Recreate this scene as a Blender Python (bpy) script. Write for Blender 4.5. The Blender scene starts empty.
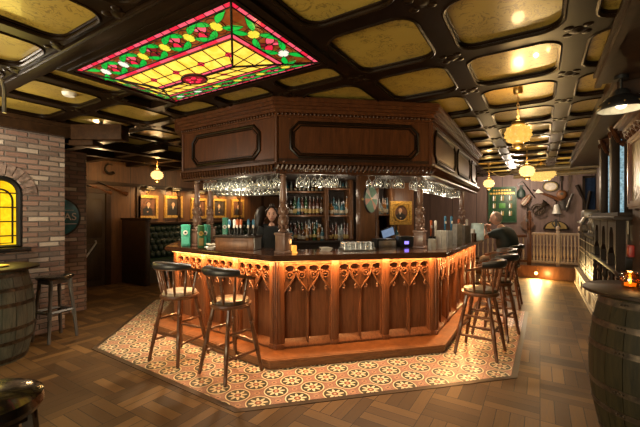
import bpy, bmesh, math, random
from mathutils import Vector, Matrix
from math import sin, cos, pi, radians, sqrt, atan2
random.seed(7)
SC = bpy.context.scene
COL = SC.collection

# ------------------------------------------------------------------ camera geometry
FPX, HZ, EYE, YAW = 353.5, 216.0, 1.57, radians(31.9)
FW = Vector((cos(YAW), sin(YAW), 0)); RT = Vector((sin(YAW), -cos(YAW), 0))

def ray(u, v=HZ):
    d = FW + RT * ((u - 320) / FPX); d.z = (HZ - v) / FPX
    return d

def at_depth(u, v, D):
    return Vector((0, 0, EYE)) + ray(u, v) * D

def at_z(u, v, z):
    d = ray(u, v)
    return Vector((0, 0, EYE)) + d * ((z - EYE) / d.z)

# ------------------------------------------------------------------ materials
def new_mat(name):
    m = bpy.data.materials.new(name); m.use_nodes = True
    nt = m.node_tree; nt.nodes.clear()
    out = nt.nodes.new('ShaderNodeOutputMaterial')
    return m, nt, out

class NB:
    """small node helper"""
    def __init__(s, nt): s.nt = nt
    def n(s, t, **kw):
        x = s.nt.nodes.new(t)
        for k, v in kw.items(): setattr(x, k, v)
        return x
    def l(s, a, b): s.nt.links.new(a, b)
    def math(s, op, a, b=None, c=None):
        x = s.n('ShaderNodeMath', operation=op)
        for i, q in enumerate((a, b, c)):
            if q is None: continue
            if isinstance(q, (int, float)): x.inputs[i].default_value = q
            else: s.l(q, x.inputs[i])
        return x.outputs[0]
    def mix(s, fac, a, b):
        x = s.n('ShaderNodeMix', data_type='RGBA')
        for i, q in ((0, fac), (6, a), (7, b)):
            if isinstance(q, (int, float)): x.inputs[i].default_value = q
            elif isinstance(q, tuple): x.inputs[i].default_value = (*q, 1) if len(q) == 3 else q
            else: s.l(q, x.inputs[i])
        return x.outputs[2]
    def coords(s, scale=(1, 1, 1), kind='Object', rot=(0, 0, 0)):
        tc = s.n('ShaderNodeTexCoord'); mp = s.n('ShaderNodeMapping')
        mp.inputs['Scale'].default_value = scale; mp.inputs['Rotation'].default_value = rot
        s.l(tc.outputs[kind], mp.inputs['Vector'])
        return mp.outputs[0]
    def noise(s, vec, scale=5, detail=4, rough=.55, dist=0):
        x = s.n('ShaderNodeTexNoise'); x.inputs['Scale'].default_value = scale
        x.inputs['Detail'].default_value = detail; x.inputs['Roughness'].default_value = rough
        x.inputs['Distortion'].default_value = dist
        s.l(vec, x.inputs['Vector'])
        return x.outputs[0]
    def ramp(s, fac, stops):
        x = s.n('ShaderNodeValToRGB'); e = x.color_ramp.elements
        while len(e) > 1: e.remove(e[-1])
        e[0].position = stops[0][0]; e[0].color = (*stops[0][1], 1)
        for p, c in stops[1:]:
            q = e.new(p); q.color = (*c, 1)
        s.l(fac, x.inputs[0])
        return x.outputs[0]
    def bump(s, h, strength=.3, dist=.01):
        b = s.n('ShaderNodeBump'); b.inputs['Strength'].default_value = strength
        b.inputs['Distance'].default_value = dist
        s.l(h, b.inputs['Height'])
        return b.outputs[0]
    def bsdf(s, out, col=None, rough=.5, metal=0, normal=None, emit=None, estr=0, coat=0, spec=.5):
        b = s.n('ShaderNodeBsdfPrincipled')
        if isinstance(col, tuple): b.inputs['Base Color'].default_value = (*col, 1)
        elif col is not None: s.l(col, b.inputs['Base Color'])
        if isinstance(rough, (int, float)): b.inputs['Roughness'].default_value = rough
        else: s.l(rough, b.inputs['Roughness'])
        b.inputs['Metallic'].default_value = metal
        b.inputs['Coat Weight'].default_value = coat
        b.inputs['Specular IOR Level'].default_value = spec
        if normal is not None: s.l(normal, b.inputs['Normal'])
        if emit is not None:
            if isinstance(emit, tuple): b.inputs['Emission Color'].default_value = (*emit, 1)
            else: s.l(emit, b.inputs['Emission Color'])
            b.inputs['Emission Strength'].default_value = estr
        s.l(b.outputs[0], out.inputs[0])
        return b

def plain(name, col, rough=.5, metal=0, var=.12, vs=14, emit=None, estr=0, coat=0, bump=0):
    m, nt, out = new_mat(name); b = NB(nt)
    v = b.coords()
    nz = b.noise(v, vs, 3)
    c2 = tuple(min(1, c * (1 + 2.2 * var)) for c in col); c1 = tuple(c * (1 - 1.4 * var) for c in col)
    c = b.ramp(nz, [(.3, c1), (.7, c2)])
    b.bsdf(out, c, rough, metal, emit=emit, estr=estr, coat=coat, normal=b.bump(nz, bump) if bump else None)
    return m

def wood(name, c1, c2, rough=.35, scale=(22, 22, 2.2), coat=0, bump=.08, spec=.4):
    m, nt, out = new_mat(name); b = NB(nt)
    v = b.coords(scale)
    g = b.noise(v, 1.6, 6, .6, .6)
    fine = b.noise(v, 7, 2, .5)
    f = b.math('ADD', b.math('MULTIPLY', g, .75), b.math('MULTIPLY', fine, .25))
    c = b.ramp(f, [(.32, c1), (.52, tuple((a + q) / 2 for a, q in zip(c1, c2))), (.7, c2)])
    b.bsdf(out, c, rough, 0, b.bump(f, bump, .004), coat=coat, spec=spec)
    return m

def emis(name, col, s):
    m, nt, out = new_mat(name); b = NB(nt)
    v = b.coords(); nz = b.noise(v, 18, 3)
    c = b.ramp(nz, [(.25, tuple(q * .8 for q in col)), (.75, tuple(min(1, q * 1.15) for q in col))])
    b.bsdf(out, (.02, .02, .02), .25, emit=c, estr=s)
    return m

def stained(name, col, s, swirl=None):
    m, nt, out = new_mat(name); b = NB(nt)
    v = b.coords(); nz = b.noise(v, 16 if swirl is None else 9, 4, .6, 1.2)
    c = b.ramp(nz, [(.3, swirl or tuple(q * .7 for q in col)), (.72, tuple(min(1, q * 1.1) for q in col))])
    b.bsdf(out, tuple(q * .3 for q in col), .12, emit=c, estr=s)
    return m

def clear_glass(name, tint=(.92, .95, .95), refl=.16, rough=.03, edge=.0):
    m, nt, out = new_mat(name); b = NB(nt)
    t = b.n('ShaderNodeBsdfTransparent'); t.inputs[0].default_value = (*tint, 1)
    g = b.n('ShaderNodeBsdfGlossy'); g.inputs['Roughness'].default_value = rough
    g.inputs[0].default_value = (1, 1, 1, 1)
    lw = b.n('ShaderNodeLayerWeight'); lw.inputs[0].default_value = .35
    f = b.math('ADD', b.math('MULTIPLY', lw.outputs['Facing'], .45), refl)
    mx = b.n('ShaderNodeMixShader'); b.l(f, mx.inputs[0]); b.l(t.outputs[0], mx.inputs[1]); b.l(g.outputs[0], mx.inputs[2])
    d = b.n('ShaderNodeBsdfTranslucent'); d.inputs[0].default_value = (.85, .87, .85, 1)
    d2 = b.n('ShaderNodeBsdfDiffuse'); d2.inputs[0].default_value = (.85, .87, .85, 1)
    dm = b.n('ShaderNodeMixShader'); b.l(d.outputs[0], dm.inputs[1]); b.l(d2.outputs[0], dm.inputs[2])
    e = b.n('ShaderNodeMixShader'); b.l(b.math('MULTIPLY', b.math('POWER', lw.outputs['Facing'], 1.5), edge), e.inputs[0]); b.l(mx.outputs[0], e.inputs[1]); b.l(dm.outputs[0], e.inputs[2])
    b.l(e.outputs[0], out.inputs[0])
    return m

def parquet():
    m, nt, out = new_mat('oak_parquet'); b = NB(nt)
    S, N = .40, 4
    tc = b.n('ShaderNodeTexCoord'); sp = b.n('ShaderNodeSeparateXYZ'); b.l(tc.outputs['Object'], sp.inputs[0])
    x = b.math('DIVIDE', sp.outputs[0], S); y = b.math('DIVIDE', sp.outputs[1], S)
    cx = b.math('FLOOR', x); cy = b.math('FLOOR', y)
    fx = b.math('SUBTRACT', x, cx); fy = b.math('SUBTRACT', y, cy)
    par = b.math('FLOORED_MODULO', b.math('ADD', cx, cy), 2)
    inv = b.math('SUBTRACT', 1, par)
    u = b.math('ADD', b.math('MULTIPLY', fx, par), b.math('MULTIPLY', fy, inv))     # along plank
    v = b.math('ADD', b.math('MULTIPLY', fy, par), b.math('MULTIPLY', fx, inv))     # across planks
    vn = b.math('MULTIPLY', v, N); pid = b.math('FLOOR', vn); fv = b.math('SUBTRACT', vn, pid)
    key = b.n('ShaderNodeCombineXYZ'); b.l(cx, key.inputs[0]); b.l(cy, key.inputs[1]); b.l(pid, key.inputs[2])
    wn = b.n('ShaderNodeTexWhiteNoise'); b.l(key.outputs[0], wn.inputs['Vector'])
    gv = b.n('ShaderNodeCombineXYZ')
    b.l(b.math('ADD', b.math('MULTIPLY', u, 1.6), b.math('MULTIPLY', wn.outputs[0], 37)), gv.inputs[0])
    b.l(b.math('MULTIPLY', v, 14), gv.inputs[1]); b.l(wn.outputs[0], gv.inputs[2])
    g = b.noise(gv.outputs[0], 1.6, 5, .6, .8)
    t = b.math('ADD', b.math('MULTIPLY', wn.outputs[0], .62), b.math('MULTIPLY', g, .42))
    c = b.ramp(t, [(.12, (.030, .015, .0055)), (.5, (.078, .040, .0135)), (.95, (.205, .112, .038))])
    ed = b.math('MINIMUM', b.math('MINIMUM', fv, b.math('SUBTRACT', 1, fv)), b.math('MULTIPLY', b.math('MINIMUM', u, b.math('SUBTRACT', 1, u)), 4))
    gap = b.math('LESS_THAN', ed, .035)
    c = b.mix(gap, c, (.018, .010, .005))
    blot = b.noise(tc.outputs['Object'], .9, 3)
    c = b.mix(b.math('MULTIPLY', blot, .45), c, (.07, .04, .017))
    h = b.math('SUBTRACT', b.math('MULTIPLY', g, .5), gap)
    b.bsdf(out, c, b.math('ADD', b.math('MULTIPLY', g, .25), .38), 0, b.bump(h, .2, .004), spec=.2)
    return m

def rosette_tiles():
    m, nt, out = new_mat('victorian_tiles'); b = NB(nt)
    S = .236
    tc = b.n('ShaderNodeTexCoord'); sp = b.n('ShaderNodeSeparateXYZ'); b.l(tc.outputs['Object'], sp.inputs[0])
    def fr(o):
        q = b.math('DIVIDE', o, S); return b.math('SUBTRACT', b.math('FRACT', q), .5)
    x, y = fr(sp.outputs[0]), fr(sp.outputs[1])
    r = b.math('SQRT', b.math('ADD', b.math('MULTIPLY', x, x), b.math('MULTIPLY', y, y)))
    th = b.math('ARCTAN2', y, x)
    st = b.math('ADD', .255, b.math('MULTIPLY', b.math('COSINE', b.math('MULTIPLY', th, 8)), .095))
    nz = b.noise(tc.outputs['Object'], 9, 3)
    field = b.mix(nz, (.25, .115, .075), (.40, .235, .165))
    cream = b.mix(nz, (.56, .46, .27), (.80, .71, .50))
    def lt(v): return b.math('LESS_THAN', r, v)
    c = b.mix(lt(.485), field, (.16, .032, .02))
    c = b.mix(lt(.465), c, cream)
    c = b.mix(lt(.415), c, (.035, .036, .018))
    inner = b.math('LESS_THAN', r, st)
    c = b.mix(inner, c, cream)
    c = b.mix(lt(.13), c, (.05, .05, .025))
    c = b.mix(lt(.095), c, (.36, .09, .04))
    c = b.mix(lt(.04), c, cream)
    # small diamond where four tiles meet
    ax = b.math('SUBTRACT', .5, b.math('ABSOLUTE', x)); ay = b.math('SUBTRACT', .5, b.math('ABSOLUTE', y))
    dm = b.math('ADD', ax, ay)
    c = b.mix(b.math('LESS_THAN', dm, .14), c, (.50, .28, .17))
    c = b.mix(b.math('LESS_THAN', dm, .06), c, (.12, .05, .03))
    gr = b.math('LESS_THAN', b.math('MINIMUM', ax, ay), .008)
    c = b.mix(gr, c, (.12, .09, .06))
    b.bsdf(out, c, .3, 0, None)
    return m

def bricks(name, axis='x'):
    m, nt, out = new_mat(name); b = NB(nt)
    tc = b.n('ShaderNodeTexCoord'); sp = b.n('ShaderNodeSeparateXYZ'); b.l(tc.outputs['Object'], sp.inputs[0])
    cb = b.n('ShaderNodeCombineXYZ')
    b.l(b.math('ADD', sp.outputs[0], sp.outputs[1]), cb.inputs[0]); b.l(sp.outputs[2], cb.inputs[1])
    W, H = .235, .068
    x = b.math('DIVIDE', b.math('ADD', sp.outputs[0], sp.outputs[1]), W); y = b.math('DIVIDE', sp.outputs[2], H)
    wob = b.noise(cb.outputs[0], 9, 2)
    y = b.math('ADD', y, b.math('MULTIPLY', b.math('SUBTRACT', wob, .5), .16))
    cy = b.math('FLOOR', y)
    x = b.math('ADD', x, b.math('ADD', b.math('MULTIPLY', cy, .5), b.math('MULTIPLY', wob, .12)))
    cx = b.math('FLOOR', x)
    fx = b.math('SUBTRACT', x, cx); fy = b.math('SUBTRACT', y, cy)
    key = b.n('ShaderNodeCombineXYZ'); b.l(cx, key.inputs[0]); b.l(cy, key.inputs[1])
    wn = b.n('ShaderNodeTexWhiteNoise'); b.l(key.outputs[0], wn.inputs['Vector'])
    nz = b.noise(tc.outputs['Object'], 26, 5, .65)
    c = b.ramp(wn.outputs[0], [(0, (.12, .090, .078)), (.18, (.19, .095, .072)), (.40, (.30, .175, .135)), (.55, (.17, .125, .105)), (.68, (.34, .25, .20)),
                               (.84, (.25, .17, .135)), (1, (.66, .58, .49))])
    c = b.mix(b.math('MULTIPLY', nz, .6), c, (.22, .17, .14))
    ed = b.math('MINIMUM', b.math('MULTIPLY', b.math('MINIMUM', fx, b.math('SUBTRACT', 1, fx)), 3.0), b.math('MINIMUM', fy, b.math('SUBTRACT', 1, fy)))
    ed = b.math('ADD', ed, b.math('MULTIPLY', b.math('SUBTRACT', nz, .5), .12))
    mort = b.math('SUBTRACT', 1, b.math('SMOOTH_MIN', b.math('MAXIMUM', b.math('DIVIDE', b.math('SUBTRACT', ed, .06), .09), 0), 1, .1))
    c = b.mix(mort, c, (.12, .10, .088))
    h = b.math('SUBTRACT', b.math('MULTIPLY', nz, .55), mort)
    b.bsdf(out, c, .85, 0, b.bump(h, .8, .014))
    return m

def wallpaper():
    m, nt, out = new_mat('olive_gold_wallpaper'); b = NB(nt)
    v = b.coords()
    n1 = b.noise(v, 8.5, 3, .55, 2.2); n2 = b.noise(v, 1.3, 2); n3 = b.noise(v, 31, 2, .5, 3)
    vo = b.n('ShaderNodeTexVoronoi'); vo.inputs['Scale'].default_value = 6.5; b.l(v, vo.inputs['Vector'])
    ring = b.math('ABSOLUTE', b.math('SUBTRACT', b.math('FRACT', b.math('MULTIPLY', n1, 5)), .5))
    pat = b.math('MULTIPLY', b.math('LESS_THAN', ring, .13), b.math('LESS_THAN', vo.outputs['Distance'], .62))
    base = b.mix(n2, (.30, .215, .044), (.43, .305, .066))
    base = b.mix(b.math('MULTIPLY', n3, .35), base, (.24, .165, .032))
    c = b.mix(b.math('MULTIPLY', pat, .70), base, (.115, .075, .016))
    b.bsdf(out, c, .30, 0, b.bump(n2, .25, .03), coat=.15)
    return m

def vert_boards(name, c1, c2, pitch=.9, rough=.45):
    m, nt, out = new_mat(name); b = NB(nt)
    v = b.coords((9, 9, 1.1)); g = b.noise(v, 1.4, 5, .6, .6)
    tc = b.n('ShaderNodeTexCoord'); sp = b.n('ShaderNodeSeparateXYZ'); b.l(tc.outputs['Object'], sp.inputs[0])
    q = b.math('FRACT', b.math('DIVIDE', b.math('ADD', sp.outputs[0], sp.outputs[1]), pitch))
    gap = b.math('LESS_THAN', q, .018 / pitch)
    c = b.ramp(g, [(.3, c1), (.7, c2)])
    c = b.mix(gap, c, tuple(q * .25 for q in c1))
    b.bsdf(out, c, rough, 0, b.bump(b.math('SUBTRACT', g, gap), .15, .006))
    return m

def hammered(name, col, rough, emit, estr, scale=42):
    m, nt, out = new_mat(name); b = NB(nt)
    v = b.coords(); vo = b.n('ShaderNodeTexVoronoi'); vo.inputs['Scale'].default_value = scale; b.l(v, vo.inputs['Vector'])
    c = b.mix(vo.outputs['Distance'], tuple(q * .3 for q in col), col)
    e = b.mix(vo.outputs['Distance'], tuple(q * .35 for q in emit), emit)
    b.bsdf(out, c, rough, 0, b.bump(vo.outputs['Distance'], .5, .01), emit=e, estr=estr)
    return m

M = {}
M['beam'] = wood('dark_stained_beam', (.0045, .0022, .001), (.014, .007, .0028), .34, (6, 6, 6), spec=.14)
M['paper'] = wallpaper()
M['canopy'] = wood('canopy_mahogany', (.030, .0095, .0032), (.092, .030, .0095), .36, (16, 16, 1.6), spec=.3)
M['canopy_dark'] = wood('canopy_carving', (.024, .008, .003), (.068, .024, .0085), .36, (16, 16, 6), spec=.3)
M['bar'] = wood('bar_oak', (.090, .031, .012), (.225, .086, .035), .42, (26, 26, 2))
M['bar_carve'] = wood('carved_oak', (.075, .028, .011), (.175, .070, .028), .46, (26, 26, 6))
M['plinth'] = wood('plinth_oak', (.10, .038, .014), (.26, .11, .042), .42, (4, 4, 40))
M['top'] = wood('worktop_polished', (.030, .011, .005), (.085, .032, .013), .16, (3.5, 3.5, 30), coat=.5)
M['stool'] = wood('stool_beech', (.055, .020, .008), (.140, .055, .022), .3, (24, 24, 3), coat=.2)
M['post'] = wood('post_walnut', (.095, .048, .032), (.22, .125, .09), .36, (20, 20, 3), coat=.2)
M['leather'] = plain('black_leather', (.011, .010, .009), .42, var=.3, vs=30, coat=.08, bump=.1)
M['glossleather'] = plain('gloss_black_leather', (.010, .009, .008), .2, var=.3, vs=30, coat=.5)
M['boxwood'] = wood('box_wood', (.020, .009, .004), (.055, .026, .011), .6, (8, 8, 8), spec=.1)
M['greenleather'] = plain('green_leather', (.010, .024, .016), .3, var=.3, vs=20, coat=.3)
M['tan'] = plain('worn_tan_leather', (.25, .19, .13), .42, var=.25, vs=18)
M['oliveleather'] = plain('worn_brown_leather', (.055, .037, .020), .34, var=.3, vs=18, coat=.1)
M['floor'] = parquet()
M['tile'] = rosette_tiles()
M['border'] = wood('tile_border_oak', (.022, .012, .006), (.05, .028, .012), .4, (5, 5, 5))
M['brick'] = bricks('old_brick')
M['vous'] = plain('arch_brick', (.17, .12, .10), .85, var=.35, vs=22, bump=.4)
M['panelwall'] = vert_boards('panelled_wall', (.055, .024, .009), (.135, .060, .022), .95)
M['trim'] = wood('dark_trim', (.016, .008, .004), (.044, .021, .009), .4, (6, 6, 6), spec=.25)
M['door'] = wood('door_dark', (.020, .012, .006), (.048, .028, .013), .4, (14, 14, 2))
M['mauve'] = vert_boards('mauve_boards', (.105, .066, .058), (.155, .100, .088), .75, .55)
M['rightwall'] = wood('right_wall_wood', (.014, .0075, .0035), (.042, .021, .009), .45, (10, 10, 2), spec=.2)
M['blackwood'] = wood('ebonised_wood', (.008, .005, .003), (.024, .014, .008), .5, (14, 14, 2), spec=.15)
M['cream'] = plain('cream_paint', (.40, .33, .23), .5, var=.15, vs=10)
M['black'] = plain('black_paint', (.010, .010, .010), .35, coat=.2)
M['iron'] = plain('black_iron', (.02, .019, .018), .4, .6)
M['steel'] = plain('brushed_steel', (.45, .45, .44), .28, .9)
M['brass'] = plain('aged_brass', (.42, .28, .10), .3, .9)
M['gold'] = plain('gilt_frame', (.50, .31, .08), .38, .7, var=.3, vs=40, bump=.2)
M['pewter'] = plain('pewter', (.20, .19, .175), .4, .7)
M['white'] = plain('white_enamel', (.75, .73, .68), .4)
M['greywood'] = wood('grey_painted_wood', (.045, .043, .042), (.095, .09, .088), .35, (10, 10, 2))
M['stave'] = wood('weathered_staves', (.026, .030, .024), (.105, .105, .078), .48, (18, 18, 1.6), bump=.3)
M['stave2'] = wood('mossy_staves', (.008, .0075, .003), (.034, .026, .009), .6, (18, 18, 1.6), bump=.3, spec=.2)
M['hoop'] = plain('rusty_hoop', (.045, .032, .020), .45, .6, var=.4, vs=22)
M['barreltop'] = wood('barrel_table_top', (.012, .0065, .0035), (.034, .018, .008), .5, (4, 14, 14), spec=.14)
M['glass'] = clear_glass('drinking_glass', (.86, .88, .87), .10, .10, .95)
M['amber'] = clear_glass('amber_jar', (.95, .62, .25), .12, .05)
M['led'] = emis('warm_strip', (1, .40, .085), 4)
M['flame'] = emis('candle_flame', (1, .55, .12), 18)
M['candle'] = emis('candle_glow', (1, .36, .045), 1.5)
M['bulb'] = emis('lamp_globe', (1, .46, .075), 1.1)
M['bulbfar'] = emis('lamp_glow', (1, .58, .18), 2.0)
M['bulbwhite'] = emis('lamp_disc', (1, .80, .50), 7)
M['winyellow'] = stained('yellow_window_glass', (1, .66, .015), 1.05, (.80, .36, .004))
M['winlight'] = emis('window_daylight', (.80, .90, 1), 2.0)
M['sg_yellow'] = stained('yellow_glass', (1, .66, .10), 1.25, (.85, .42, .02))
M['sg_red'] = stained('red_glass', (.85, .02, .06), 1.1)
M['sg_pink'] = stained('pink_glass', (.95, .10, .16), 1.1)
M['sg_green'] = stained('green_glass', (.006, .40, .04), 1.25)
M['sg_brown'] = stained('amber_swirl_glass', (.34, .075, .012), .8, (.055, .008, .002))
M['sg_white'] = stained('opal_glass', (.95, .9, .74), 1.0)
M['sg_gold'] = stained('gold_oval_glass', (.95, .70, .05), 1.0)
M['sg_dark'] = stained('dark_red_glass', (.23, .012, .016), .8)
M['lead'] = plain('lead_came', (.010, .008, .006), .45, .3)
M['teal'] = plain('teal_enamel', (.012, .085, .10), .22, var=.35, vs=7)
M['cartongreen'] = plain('green_carton', (.022, .19, .12), .4, var=.2, vs=30)
M['cartonolive'] = plain('dark_green_carton', (.020, .075, .022), .4, var=.25, vs=30)
M['boardgreen'] = plain('green_board', (.010, .050, .018), .45, var=.2)
M['canvas'] = plain('portrait_ground', (.030, .022, .016), .5, var=.5, vs=9)
M['canvasred'] = plain('portrait_ground_warm', (.080, .034, .018), .5, var=.5, vs=9)
M['flesh'] = plain('painted_flesh', (.42, .25, .17), .5)
M['coat'] = plain('painted_coat', (.012, .012, .015), .5)
M['collar'] = plain('painted_collar', (.50, .46, .40), .5)
M['skin'] = plain('skin', (.48, .26, .18), .5, var=.08)
M['hair'] = plain('dark_hair', (.014, .009, .006), .4, var=.3, vs=60)
M['stubble'] = plain('grey_stubble', (.28, .20, .16), .6, var=.2, vs=80)
M['shirt'] = plain('black_cotton', (.009, .011, .011), .8, var=.2, vs=40)
M['polo'] = plain('dark_green_polo', (.007, .015, .013), .75, var=.2, vs=40)
M['jean'] = plain('dark_trousers', (.012, .012, .016), .8, var=.2, vs=40)
M['lip'] = plain('lips', (.36, .12, .10), .45)
M['eye'] = plain('eye_dark', (.02, .015, .012), .2)
M['liq_brown'] = plain('brown_glass', (.035, .014, .005), .1, coat=.5)
M['liq_green'] = plain('dark_green_glass', (.010, .035, .012), .1, coat=.5)
M['liq_clear'] = plain('pale_spirit', (.15, .175, .175), .1, coat=.5)
M['liq_amber'] = plain('amber_spirit', (.16, .065, .012), .1, coat=.5)
M['liq_blue'] = plain('blue_glass', (.02, .075, .10), .1, coat=.5)
M['liq_red'] = plain('red_spirit', (.05, .016, .010), .1, coat=.5)
M['label'] = plain('paper_label', (.27, .235, .17), .6)
M['labelgold'] = plain('gold_label', (.26, .18, .05), .5)
M['orange'] = plain('orange_plastic', (.42, .10, .03), .35)
M['blue'] = plain('blue_plastic', (.03, .14, .25), .3)
M['red'] = plain('red_plastic', (.22, .02, .014), .4)
M['wheelg'] = plain('wheel_green', (.014, .13, .038), .5)
M['wheelo'] = plain('wheel_orange', (.38, .11, .02), .5)
M['wheelw'] = plain('wheel_cream', (.36, .29, .22), .4)
M['screen'] = emis('till_screen', (.35, .48, .70), .45)
M['violet'] = emis('violet_display', (.25, .18, .9), 2.2)
M['mirrorglow'] = hammered('hammered_glass_blue_glow', (.30, .42, .46), .18, (.30, .58, .75), .62)  # emission stands in for bluish reflections; the mirror strips are no lamps
M['goldmirror'] = hammered('bronze_mirror', (.085, .048, .010), .38, (.45, .26, .05), .03, 20)
M['straw'] = plain('woven_straw', (.52, .40, .16), .6, var=.3, vs=50, emit=(1, .62, .16), estr=.8)
M['duct'] = plain('pale_pipe', (.34, .29, .21), .4, .3)
M['backwood'] = wood('back_bar_wood', (.010, .005, .003), (.028, .013, .006), .65, (14, 14, 2))
M['column'] = wood('column_wood', (.045, .018, .007), (.115, .048, .018), .4, (18, 18, 1.6))
M['panelorange'] = wood('warm_panel', (.09, .035, .012), (.22, .09, .03), .4, (14, 14, 2))

# ------------------------------------------------------------------ mesh building
class MB:
    def __init__(s, mat=None): s.v = []; s.f = []; s.mi = []; s.M = mat or Matrix()
    def add(s, vs, fs, mi=0, m=None):
        k = len(s.v); T = s.M @ m if m is not None else s.M
        s.v += [T @ Vector(p) for p in vs]
        s.f += [tuple(i + k for i in f) for f in fs]; s.mi += [mi] * len(fs)
    def box(s, x0, x1, y0, y1, z0, z1, mi=0, bev=0, m=None):
        if bev <= 0:
            vs = [(x, y, z) for z in (z0, z1) for y in (y0, y1) for x in (x0, x1)]
            s.add(vs, [(0, 2, 3, 1), (4, 5, 7, 6), (0, 1, 5, 4), (2, 6, 7, 3), (0, 4, 6, 2), (1, 3, 7, 5)], mi, m); return
        bm = bmesh.new(); bmesh.ops.create_cube(bm, size=1)
        for q in bm.verts: q.co = Vector(((x0 + x1) / 2 + q.co.x * (x1 - x0), (y0 + y1) / 2 + q.co.y * (y1 - y0), (z0 + z1) / 2 + q.co.z * (z1 - z0)))
        bmesh.ops.bevel(bm, geom=list(bm.edges), offset=bev, segments=2, profile=.5, affect='EDGES')
        bm.verts.index_update()
        s.add([q.co.copy() for q in bm.verts], [tuple(q.index for q in f.verts) for f in bm.faces], mi, m); bm.free()
    def prism(s, poly, z0, z1, mi=0, m=None):
        n = len(poly)
        vs = [(x, y, z0) for x, y in poly] + [(x, y, z1) for x, y in poly]
        s.add(vs, [tuple(range(n))[::-1], tuple(range(n, 2 * n))] + [(i, (i + 1) % n, n + (i + 1) % n, n + i) for i in range(n)], mi, m)
    def ring(s, outer, inner, z0, z1, mi=0, m=None):
        n = len(outer)
        vs = [(x, y, z) for z in (z0, z1) for P in (outer, inner) for x, y in P]
        o0, i0, o1, i1 = 0, n, 2 * n, 3 * n; fs = []
        for i in range(n):
            j = (i + 1) % n
            fs += [(o0 + i, i0 + i, i0 + j, o0 + j), (o1 + i, o1 + j, i1 + j, i1 + i), (o0 + i, o0 + j, o1 + j, o1 + i), (i0 + i, i1 + i, i1 + j, i0 + j)]
        s.add(vs, fs, mi, m)
    def lathe(s, prof, c=(0, 0, 0), n=16, mi=0, m=None, scale=(1, 1), cap=True):
        vs = []; fs = []; k = len(prof)
        for r, z in prof:
            for i in range(n):
                a = 2 * pi * i / n; vs.append((c[0] + r * cos(a) * scale[0], c[1] + r * sin(a) * scale[1], c[2] + z))
        for j in range(k - 1):
            for i in range(n):
                i2 = (i + 1) % n; fs.append((j * n + i, j * n + i2, (j + 1) * n + i2, (j + 1) * n + i))
        if cap and prof[0][0] > 1e-5: fs.append(tuple(range(n))[::-1])
        if cap and prof[-1][0] > 1e-5: fs.append(tuple((k - 1) * n + i for i in range(n)))
        s.add(vs, fs, mi, m)
    def tube(s, path, r, n=8, closed=False, mi=0, m=None, cap=True):
        P = [Vector(p) for p in path]; k = len(P)
        R = r if isinstance(r, (list, tuple)) else [r] * k
        T = []
        for i in range(k):
            a = P[(i - 1) % k] if closed or i > 0 else P[i]; b = P[(i + 1) % k] if closed or i < k - 1 else P[i]
            t = (b - a); T.append(t.normalized() if t.length > 1e-9 else Vector((0, 0, 1)))
        up = Vector((0, 0, 1)) if abs(T[0].z) < .9 else Vector((1, 0, 0))
        N = (up - T[0] * up.dot(T[0])).normalized(); vs = []; fs = []
        for i in range(k):
            if i: 
                N = N - T[i] * N.dot(T[i])
                N = N.normalized() if N.length > 1e-6 else T[i].orthogonal().normalized()
            B = T[i].cross(N)
            for j in range(n):
                a = 2 * pi * j / n; vs.append(P[i] + (N * cos(a) + B * sin(a)) * R[i])
        for i in range(k if closed else k - 1):
            i2 = (i + 1) % k
            for j in range(n):
                j2 = (j + 1) % n; fs.append((i * n + j, i * n + j2, i2 * n + j2, i2 * n + j))
        if not closed and cap:
            fs.append(tuple(range(n))[::-1]); fs.append(tuple((k - 1) * n + j for j in range(n)))
        s.add(vs, fs, mi, m)
    def cyl(s, p0, p1, r0, r1=None, n=12, mi=0, m=None):
        s.tube([p0, p1], [r0, r0 if r1 is None else r1], n, mi=mi, m=m)
    def ell(s, c, r, n=12, k=8, mi=0, m=None):
        r = (r, r, r) if isinstance(r, (int, float)) else r
        vs = [(c[0], c[1], c[2] - r[2])]; fs = []
        for j in range(1, k):
            t = -pi / 2 + pi * j / k
            for i in range(n):
                a = 2 * pi * i / n; vs.append((c[0] + r[0] * cos(t) * cos(a), c[1] + r[1] * cos(t) * sin(a), c[2] + r[2] * sin(t)))
        vs.append((c[0], c[1], c[2] + r[2])); L = len(vs) - 1
        for i in range(n):
            i2 = (i + 1) % n; fs.append((0, 1 + i2, 1 + i))
            for j in range(k - 2): fs.append((1 + j * n + i, 1 + j * n + i2, 1 + (j + 1) * n + i2, 1 + (j + 1) * n + i))
            fs.append((1 + (k - 2) * n + i, 1 + (k - 2) * n + i2, L))
        s.add(vs, fs, mi, m)
    def mesh(s, name, mats, smooth=38):
        me = bpy.data.meshes.new(name); me.from_pydata([tuple(p) for p in s.v], [], s.f)
        for q in (mats if isinstance(mats, (list, tuple)) else [mats]): me.materials.append(q)
        me.polygons.foreach_set('material_index', s.mi)
        bm = bmesh.new(); bm.from_mesh(me); bmesh.ops.recalc_face_normals(bm, faces=bm.faces); bm.to_mesh(me); bm.free()
        me.polygons.foreach_set('use_smooth', [True] * len(me.polygons))
        me.set_sharp_from_angle(angle=radians(smooth)); me.update()
        return me
    def build(s, name, mats, parent=None, smooth=38, base=True):
        """link as ONE object; a top-level mesh gets its origin at the middle of its base"""
        me = s.mesh(name, mats, smooth); o = bpy.data.objects.new(name, me); COL.objects.link(o)
        if parent is not None:
            o.parent = parent; me.transform(wm(parent).inverted())
        elif base:
            xs, ys, zs = zip(*[tuple(q.co) for q in me.vertices])
            c = Vector(((min(xs) + max(xs)) / 2, (min(ys) + max(ys)) / 2, min(zs)))
            me.transform(Matrix.Translation(-c)); o.location = c
        return o

def wm(o):
    L = Matrix.Translation(o.location) @ Matrix.Rotation(o.rotation_euler.z, 4, 'Z')
    return wm(o.parent) @ L if o.parent else L

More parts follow.
